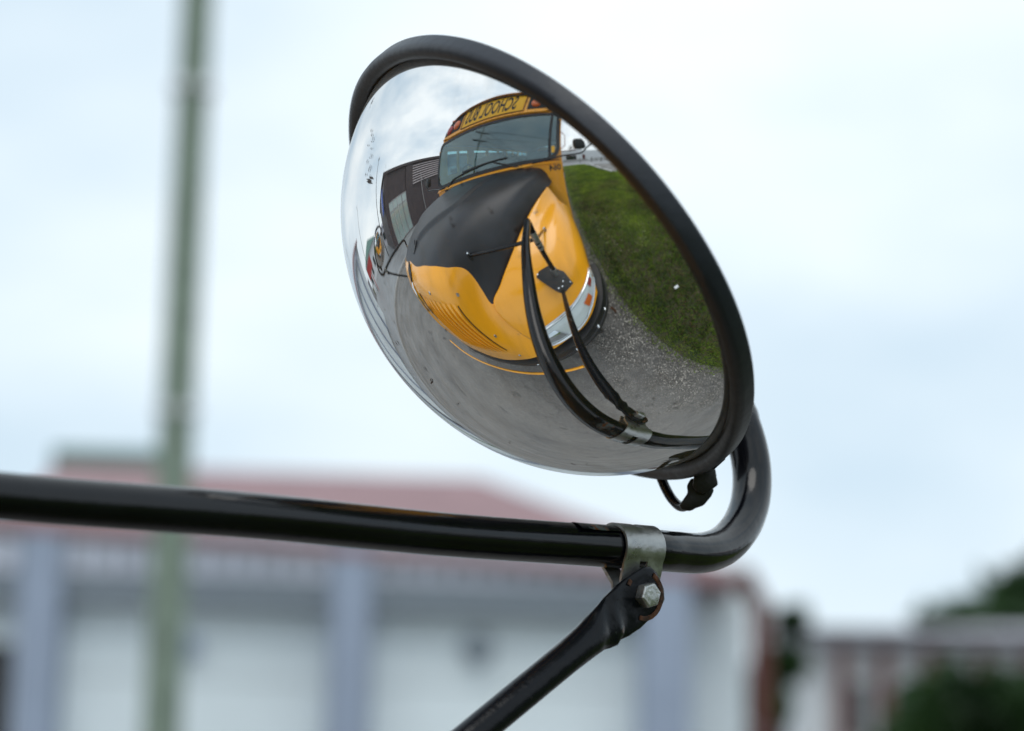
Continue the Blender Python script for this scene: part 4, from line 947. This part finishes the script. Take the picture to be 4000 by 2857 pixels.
p = L(AZ(-30.6,16),16,0); tree(p, 3.3, 1.1, 'dark bush cut by the right edge of the picture', 8, 'garden bushes', n=2600, ls=.10)
p = L(AZ(-37.0,26.2),26.2,0) + R44*.25; tree(p, 5.5, .50, 'small dark green tree at the right end of the white building', 9, 'garden bushes', n=1500, ls=.13)

# ---- brown clad building across the street (in the reflection, left)
BR = empty('brown_building', (-28, -20, 0), 'dark brown building with slatted upper wall and tall window, reflected behind the bus', 'building')
bx0 = -16.8
q = MB(); q.box((-44,-48,0),(bx0,-1.65,5.35)); q.build('wall', M['brown_clad'], BR)
q = MB(); q.box((-44.2,-48.2,5.35),(bx0+.25,-1.40,5.58)); q.build('parapet', M['brown_clad'], BR)
for y0, y1 in ((-2.25,-1.62),(-6.7,-5.5),(-14.2,-13.2),(-22.2,-21.2),(-30.2,-29.2)):
    q = MB(); q.box((bx0,y0,0),(bx0+.18,y1,5.34)); q.build('pier', M['brown_clad'], BR)
q = MB(); q.box((bx0+.01,-5.48,3.22),(bx0+.07,-2.27,5.3)); q.build('fascia', M['brown_clad'], BR)
for (ya, yb) in ((-13.18,-6.72),(-21.18,-14.22),(-29.18,-22.22)):
    for k in range(8):
        z = 3.42 + .235*k; q = MB(); q.add([(bx0+.01,ya,z),(bx0+.01,yb,z),(bx0+.01,yb,z+.13),(bx0+.01,ya,z+.13),(bx0+.16,ya,z-.02),(bx0+.16,yb,z-.02),(bx0+.10,yb,z+.12),(bx0+.10,ya,z+.12)], [(4,5,6,7),(0,1,5,4),(3,7,6,2),(0,4,7,3),(1,2,6,5)]); q.build('slat', M['brown_slat'], BR)
wf = MB(); wf.box((bx0+.01,-5.46,.04),(bx0+.05,-2.30,3.20)); wf = wf.build('window', M['sky_glass'], BR)
for k, y in enumerate((-5.46,-4.68,-3.90,-3.12,-2.34)):
    q = MB(); q.box((bx0+.051,y-.0,.04),(bx0+.12,y+.06,3.20)); q.build('mullion', M['alu'] if k in (2,3) else M['brown_slat'], wf)
for z in (.04,2.45,3.16):
    q = MB(); q.box((bx0+.051,-5.4,z),(bx0+.10,-2.34,z+.05)); q.build('transom', M['brown_slat'], wf)
q = MB(); q.tube([(bx0+.22,-8.2,0.4),(bx0+.22,-8.2,4.1)], .03, 8); q.build('conduit', M['alu'], BR, True)
q = MB(); q.box((-20.2,-1.35,2.9),(-16.7,-1.22,4.5)); tag(q.build('blue_sign', M['blue_sign'], None, False, bevel=.02), 'blue sign board fixed at the near corner of the brown building', 'sign')
# street furniture and distant frontage to the left in the reflection
def post(x, y, h, r, lab, lean=0, grp='street lamp posts'):
    e = empty('street_lamp', (x, y, 0), lab, 'street lamp', grp); q = MB(); q.tube([(x,y,0),(x+lean*.5,y,h*.6),(x+lean,y,h)], [r, r*.8, r*.6], 8); q.build('lamp_post', M['dark_steel'], e, True)
    q = MB(); q.tube([(x+lean,y,h),(x+lean+1.2,y,h+.25)], r*.5, 6); q.build('lamp_arm', M['dark_steel'], e); q = MB(); q.box((x+lean+1.0,y-.12,h+.18),(x+lean+1.7,y+.12,h+.32)); q.build('lamp_head', M['alu'], e, False, bevel=.03)
post(-24.0, -.2, 8.2, .08, 'thin dark street lamp beside the brown building corner')
post(-36.0, 9.0, 8.5, .09, 'street lamp farther along the pale street')
post(-30.0, 19.0, 8.5, .09, 'street lamp in front of the distant shop row', 0)
for i, (x, y, w_, d_, h, mm, rm, lab) in enumerate((
    (-62,-6,14,12,5.5,'cream','grey_roof','pale shop with flat grey roof down the street'),
    (-64,10,15,12,6.2,'white_wall','roof_green','white house with green roof down the street'),
    (-60,27,13,14,5.0,'cream','roof_pink','pale house with pink roof at the far corner'),
    (-48,46,18,12,6.5,'white_wall','grey_roof','white warehouse north of the street'),
    (24,60,18,14,7.0,'cream','roof_pink','pale house with pink roof beyond the verge'),
    (46,34,14,16,6.5,'white_wall','grey_roof','white house with grey roof far beyond the verge'),
    (50,4,16,16,6.0,'cream','roof_green','pale house with green roof beyond the parking area'))):
    hb_ = empty('far_house', (x, y, 0), lab, 'house', 'houses round the yard')
    q = MB(); q.box((x-w_/2,y-d_/2,0),(x+w_/2,y+d_/2,h*.68)); q.build('wall', M[mm], hb_)
    e = .5; q = MB(); q.add([(x-w_/2-e,y-d_/2-e,h*.68),(x+w_/2+e,y-d_/2-e,h*.68),(x+w_/2+e,y+d_/2+e,h*.68),(x-w_/2-e,y+d_/2+e,h*.68),(x-w_/4,y,h),(x+w_/4,y,h)], [(0,1,5,4),(1,2,5),(2,3,4,5),(3,0,4),(0,3,2,1)]); q.build('roof', M[rm], hb_)
    sx = 1 if x < 0 else -1
    for k in range(4):
        yy = y - d_/2 + d_*(k+.5)/4
        q = MB(); q.box((x+sx*(w_/2)-.02,yy-.6,1.0),(x+sx*(w_/2)+.05 if sx > 0 else x-w_/2+.02,yy+.6,2.5)) if sx > 0 else q.box((x-w_/2-.05,yy-.6,1.0),(x-w_/2+.02,yy+.6,2.5)); q.build('window', M['dark_win'], hb_)
q = MB(); q.box((-33.4,6.2,1.9),(-33.2,9.4,3.0)); q.box((-33.36,7.7,0),(-33.24,7.9,1.9)); tag(q.build('red_sign', M['red_paint']), 'red roadside sign board on a short post in the far street', 'sign')
# painted lines and kerb of the street
q = MB(); q.box((-9.62,-19.4,-.004),(-9.42,60,.10)); q.build('kerb', M['concrete'], None, False, bevel=.01, kind='structure')
sheet('yellow_line', -9.95, -9.80, -19, 60, .000, M['yellow_line'], kind='structure')
for k in range(7):
    sheet('tyre_mark', -7.6+.0*k, -7.2, -12+7*k, -7+7*k, .004, M['asphalt'], kind='structure')

# ---- white building behind on the right, low wall, fence posts, parking blocks
WB = empty('white_building', (6, -40, 0), 'long white building with large planted window, far behind the bus', 'building')
q = MB(); q.box((-2.5,-46,0),(6.0,-36,3.55)); q.box((6.0,-46,0),(7.9,-35.8,4.65)); q.box((7.9,-46,0),(24,-36.3,3.6)); q.build('wall', M['white_wall'], WB)
q = MB(); q.box((-2.6,-46,3.55),(5.99,-35.8,3.66)); q.build('roof_edge', M['brick'], WB)
wf = MB(); wf.box((2.7,-35.98,.55),(6.0-.02,-35.9,1.95)); wf = wf.build('window', M['brick'], WB)
for i in range(3):
    q = MB(); q.box((2.8+1.05*i,-35.89,.65),(3.75+1.05*i,-35.86,1.85)); q.build('pane', M['dark_win'], wf)
q = MB(); q.box((8.0,-36.26,.0),(8.9,-36.2,2.1)); q.build('door', M['brick'], WB)
leaf_cloud(500, lambda n, g: np.array([[4.1,-35.6,1.0]]) + g.normal(size=(n,3))*[.5,.12,.35], .12, M['tree'], 'green_shrub', None, 12, label='green shrub in front of the large window of the white building', cat='shrub')
q = MB(); q.box((1.7,-34.0,0),(9.0,-33.7,.62)); tag(q.build('low_wall', M['concrete'], None, False, bevel=.02), 'low grey concrete wall in front of the white building', 'wall')
for i, (x, y) in enumerate(((5.0,-23.2),(7.9,-24.6),(10.4,-25.2),(12.8,-25.6))):
    q = MB(); q.tube([(x,y,0),(x,y,1.25)], .05, 8); tag(q.build('bollard', M['dark_steel'], None, True), ['bollard nearest the verge, by the cross street', 'second thin dark bollard from the verge', 'third thin dark bollard from the verge', 'thin dark bollard farthest from the verge'][i], 'bollard', 'bollards by the cross street')
pk = [((6.0,-19.0),(5.68,-15.4)),((5.68,-14.7),(5.60,-12.2)),((5.62,-11.5),(5.66,-9.4))]
for i, (a, b) in enumerate(pk):
    a = Vector((*a, .0)); b = Vector((*b, .0)); d_ = (b-a).normalized(); q = MB(); q.obox((a+b)/2 + Vector((0,0,.075)), (d_, Vector((-d_.y,d_.x,0)), Vector((0,0,1))), ((b-a).length/2, .12, .07))
    tag(q.build('parking_block', M['stop_block'], None, False, bevel=.03), ['white parking block farthest from the bus along the verge', 'middle white parking block along the verge', 'white parking block nearest the bus along the verge'][i], 'parking block', 'parking blocks')
RF = empty('rail_fence', (12,-30,0), 'brown rail fence on the grass right of the white building', 'fence')
for i in range(5):
    q = MB(); q.box((9.6+1.6*i,-31.5,0),(9.72+1.6*i,-31.38,1.0)); q.build('post', M['wood'], RF)
for z in (.45,.85):
    q = MB(); q.box((9.6,-31.56,z),(16.2,-31.505,z+.1)); q.build('rail', M['wood'], RF)
sheet('far_lawn', 9.2, 70, -60, -34.02, .03, M['soil'], kind='structure')

# ---- grass verge
def vz(x, y): return .012 + .055*min(1, max(0, (x-1.36)/.8)) + .02*math.sin(x*1.7+y*.9) * min(1, max(0, (x-1.36)/.8)) + .012*math.sin(x*5.1-y*3.3)* min(1, max(0, (x-1.36)/.8))
def vz_np(x, y):
    e = np.clip((x-1.36)/.8, 0, 1); return .012 + .055*e + .02*np.sin(x*1.7+y*.9)*e + .012*np.sin(x*5.1-y*3.3)*e
sheet('verge', 1.36, 5.2, -19.5, 16, 0, M['soil'], 40, 220, vz, kind='structure')
sheet('verge_east', 5.2, 14, -9, 16, .0, M['soil'], 40, 110, lambda x, y: vz(x, y)-.004, kind='structure')
def blades(name, n, x0, x1, y0, y1, h, w_, m, seed, mask=None, lean=.55, lab=None):
    g = np.random.default_rng(seed); x = g.uniform(x0, x1, n); y = g.uniform(y0, y1, n)
    x = np.where(x < 1.5, x + g.normal(0, .04, n), x)
    dens = .5+.5*np.sin(x*2.3+1.1*np.sin(y*1.3))*np.sin(y*1.9+x*.7)
    if mask == 'hi': k = g.uniform(0, 1, n) < dens
    elif mask == 'lo': k = g.uniform(0, 1, n) > dens*1.1
    else: k = np.ones(n, bool)
    x, y = x[k], y[k]; n = len(x); z = vz_np(x, y) - .005
    a = g.uniform(0, 2*np.pi, n); H_ = h*g.uniform(.45, 1.35, n); le = lean*H_*g.uniform(.2, 1.3, n); ww = w_*g.uniform(.6, 1.4, n)
    b = a + g.normal(0, .5, n); dx, dy = np.cos(a), np.sin(a); px, py = -np.sin(b)*ww, np.cos(b)*ww
    base = np.c_[x, y, z]; mid = base + np.c_[dx*le*.35, dy*le*.35, H_*.6]; tip = base + np.c_[dx*le, dy*le, H_]
    P = np.c_[px, py, np.zeros(n)]
    V = np.stack([base-P*.6, base+P*.6, mid+P, tip, mid-P], 1).reshape(-1,3); i = np.arange(n)*5
    F = np.stack([i, i+1, i+2, i+3, i+4], 1)
    me = bpy.data.meshes.new(name); me.from_pydata(V.tolist(), [], F.tolist()); me.materials.append(m)
    o = bpy.data.objects.new(name, me); COL.objects.link(o); tag(o, lab, 'grass', None, 'stuff'); return o
blades('grass', 70000, 1.37, 4.6, -5.5, 2.4, .062, .0048, M['grass'], 21, 'hi', lab='bright green grass of the verge close to the bus')
blades('grass_fringe', 9000, 1.28, 1.62, -9, 2.4, .035, .0055, M['grass'], 31, None, lab='short ragged grass creeping over the edge of the asphalt')
blades('weeds', 34000, 1.45, 5.0, -5.5, 2.4, .055, .013, M['weed'], 22, 'lo', .8, lab='dark broad leaved weeds in the verge close to the bus')
blades('dry_grass', 24000, 1.5, 5.0, -6.0, 2.4, .075, .0042, M['straw'], 23, 'lo', lab='pale dry stalks scattered in the verge')
blades('far_grass', 60000, 1.37, 5.2, -19.4, -5.5, .085, .010, M['grass'], 24, 'hi', lab='green grass of the verge farther along the bus')
blades('far_weeds', 16000, 1.6, 5.2, -17, -5.5, .10, .018, M['weed'], 25, 'lo', lab='dark weeds farther along the verge')
blades('east_grass', 40000, 4.6, 13.9, -8.9, 6, .09, .012, M['grass'], 26, None, lab='green grass spreading away on the far side of the verge')
blades('forward_grass', 26000, 1.38, 8, 2.4, 15.5, .09, .012, M['grass'], 27, None, lab='green grass of the verge ahead of the bus')
# clumps of weeds, each rosette a plant of its own
rc = random.Random(5); proto = []
WK = ['small', 'spreading', 'leafy', 'bushy', 'low']
for k in range(3):
    q = MB(); n_ = 26 + 8*k
    for i in range(n_):
        a = rc.uniform(0, 6.283); l_ = rc.uniform(.05, .13); h_ = rc.uniform(.02, .11); w_ = rc.uniform(.010, .022); d_ = Vector((math.cos(a), math.sin(a), 0)); p_ = Vector((-d_.y, d_.x, 0)); o_ = d_*rc.uniform(0, .05)
        q.add([o_, o_ + d_*l_*.5 + p_*w_ + Vector((0,0,h_*.8)), o_ + d_*l_ + Vector((0,0,h_)), o_ + d_*l_*.5 - p_*w_ + Vector((0,0,h_*.8))], [(0,1,2,3)])
    me = bpy.data.meshes.new('weed_clump'); me.from_pydata(q.v, [], q.f); me.materials.append(M['weed'] if k != 1 else M['grass']); proto.append(me)
for i in range(22):
    x = 1.7 + rc.random()*3.0; y = rc.uniform(-8.5, 1.5); o = bpy.data.objects.new('weed_clump', proto[i % 3]); COL.objects.link(o)
    o.location = (x, y, vz(x, y)-.01); o.rotation_euler = (0, 0, rc.uniform(0, 6.28)); sc_ = rc.uniform(.35, .75); o.scale = (sc_, sc_, sc_*rc.uniform(.7, 1.1))
    tag(o, 'small leafy weed growing among the verge grass', 'weed', 'weeds in the verge')
g_ = np.random.default_rng(55); n_ = 1500; x = g_.uniform(1.6, 4.6, n_); y = g_.uniform(-7, 1.6, n_); k_ = (np.sin(x*2.1+y) + np.sin(y*1.7-x)) > .1; x, y = x[k_], y[k_]; n_ = len(x); z = vz_np(x, y) + g_.uniform(.045, .09, n_); r_ = .008
Vs = np.stack([np.c_[x-r_, y, z], np.c_[x, y-r_, z+.003], np.c_[x+r_, y, z], np.c_[x, y+r_, z+.003]], 1).reshape(-1, 3)
me = bpy.data.meshes.new('tiny_flowers'); me.from_pydata(Vs.tolist(), [], np.arange(n_*4).reshape(-1, 4).tolist()); me.materials.append(M['petal']); o = bpy.data.objects.new('tiny_flowers', me); COL.objects.link(o); tag(o, 'tiny pale flower heads dotted through the verge grass', 'flowers', None, 'stuff')
q = MB(); q.obox((2.0, -.10, .10), ((1,.3,0),(-.3,1,0),(.2,0,1)), (.035,.022,.012)); tag(q.build('litter', M['white_wall'], None, False, bevel=.012), 'crumpled pale scrap of litter lying in the verge', 'litter')
g_ = np.random.default_rng(77); n_ = 7000; x = 1.42 - np.abs(g_.normal(0, .30, n_)); y = g_.uniform(-6, 2.6, n_); r_ = g_.uniform(.0015, .0045, n_); V = []; 
oc = np.array([(1,0,0),(0,1,0),(-1,0,0),(0,-1,0),(0,0,1)]); ang = g_.uniform(0, 6.28, n_)
ca, sa = np.cos(ang), np.sin(ang)
Vs = np.stack([np.c_[x + r_*(o_[0]*ca - o_[1]*sa)*1.2, y + r_*(o_[0]*sa + o_[1]*ca), .001 + r_*o_[2]*.8] for o_ in oc], 1).reshape(-1, 3); b_ = np.arange(n_)*5
Fs = np.concatenate([np.stack([b_+i, b_+(i+1) % 4, b_+4], 1) for i in range(4)])
me = bpy.data.meshes.new('gravel'); me.from_pydata(Vs.tolist(), [], Fs.tolist()); me.materials.append(M['gravel']); o = bpy.data.objects.new('gravel', me); COL.objects.link(o); tag(o, 'loose pale gravel scattered on the asphalt along the verge', 'gravel', None, 'stuff')
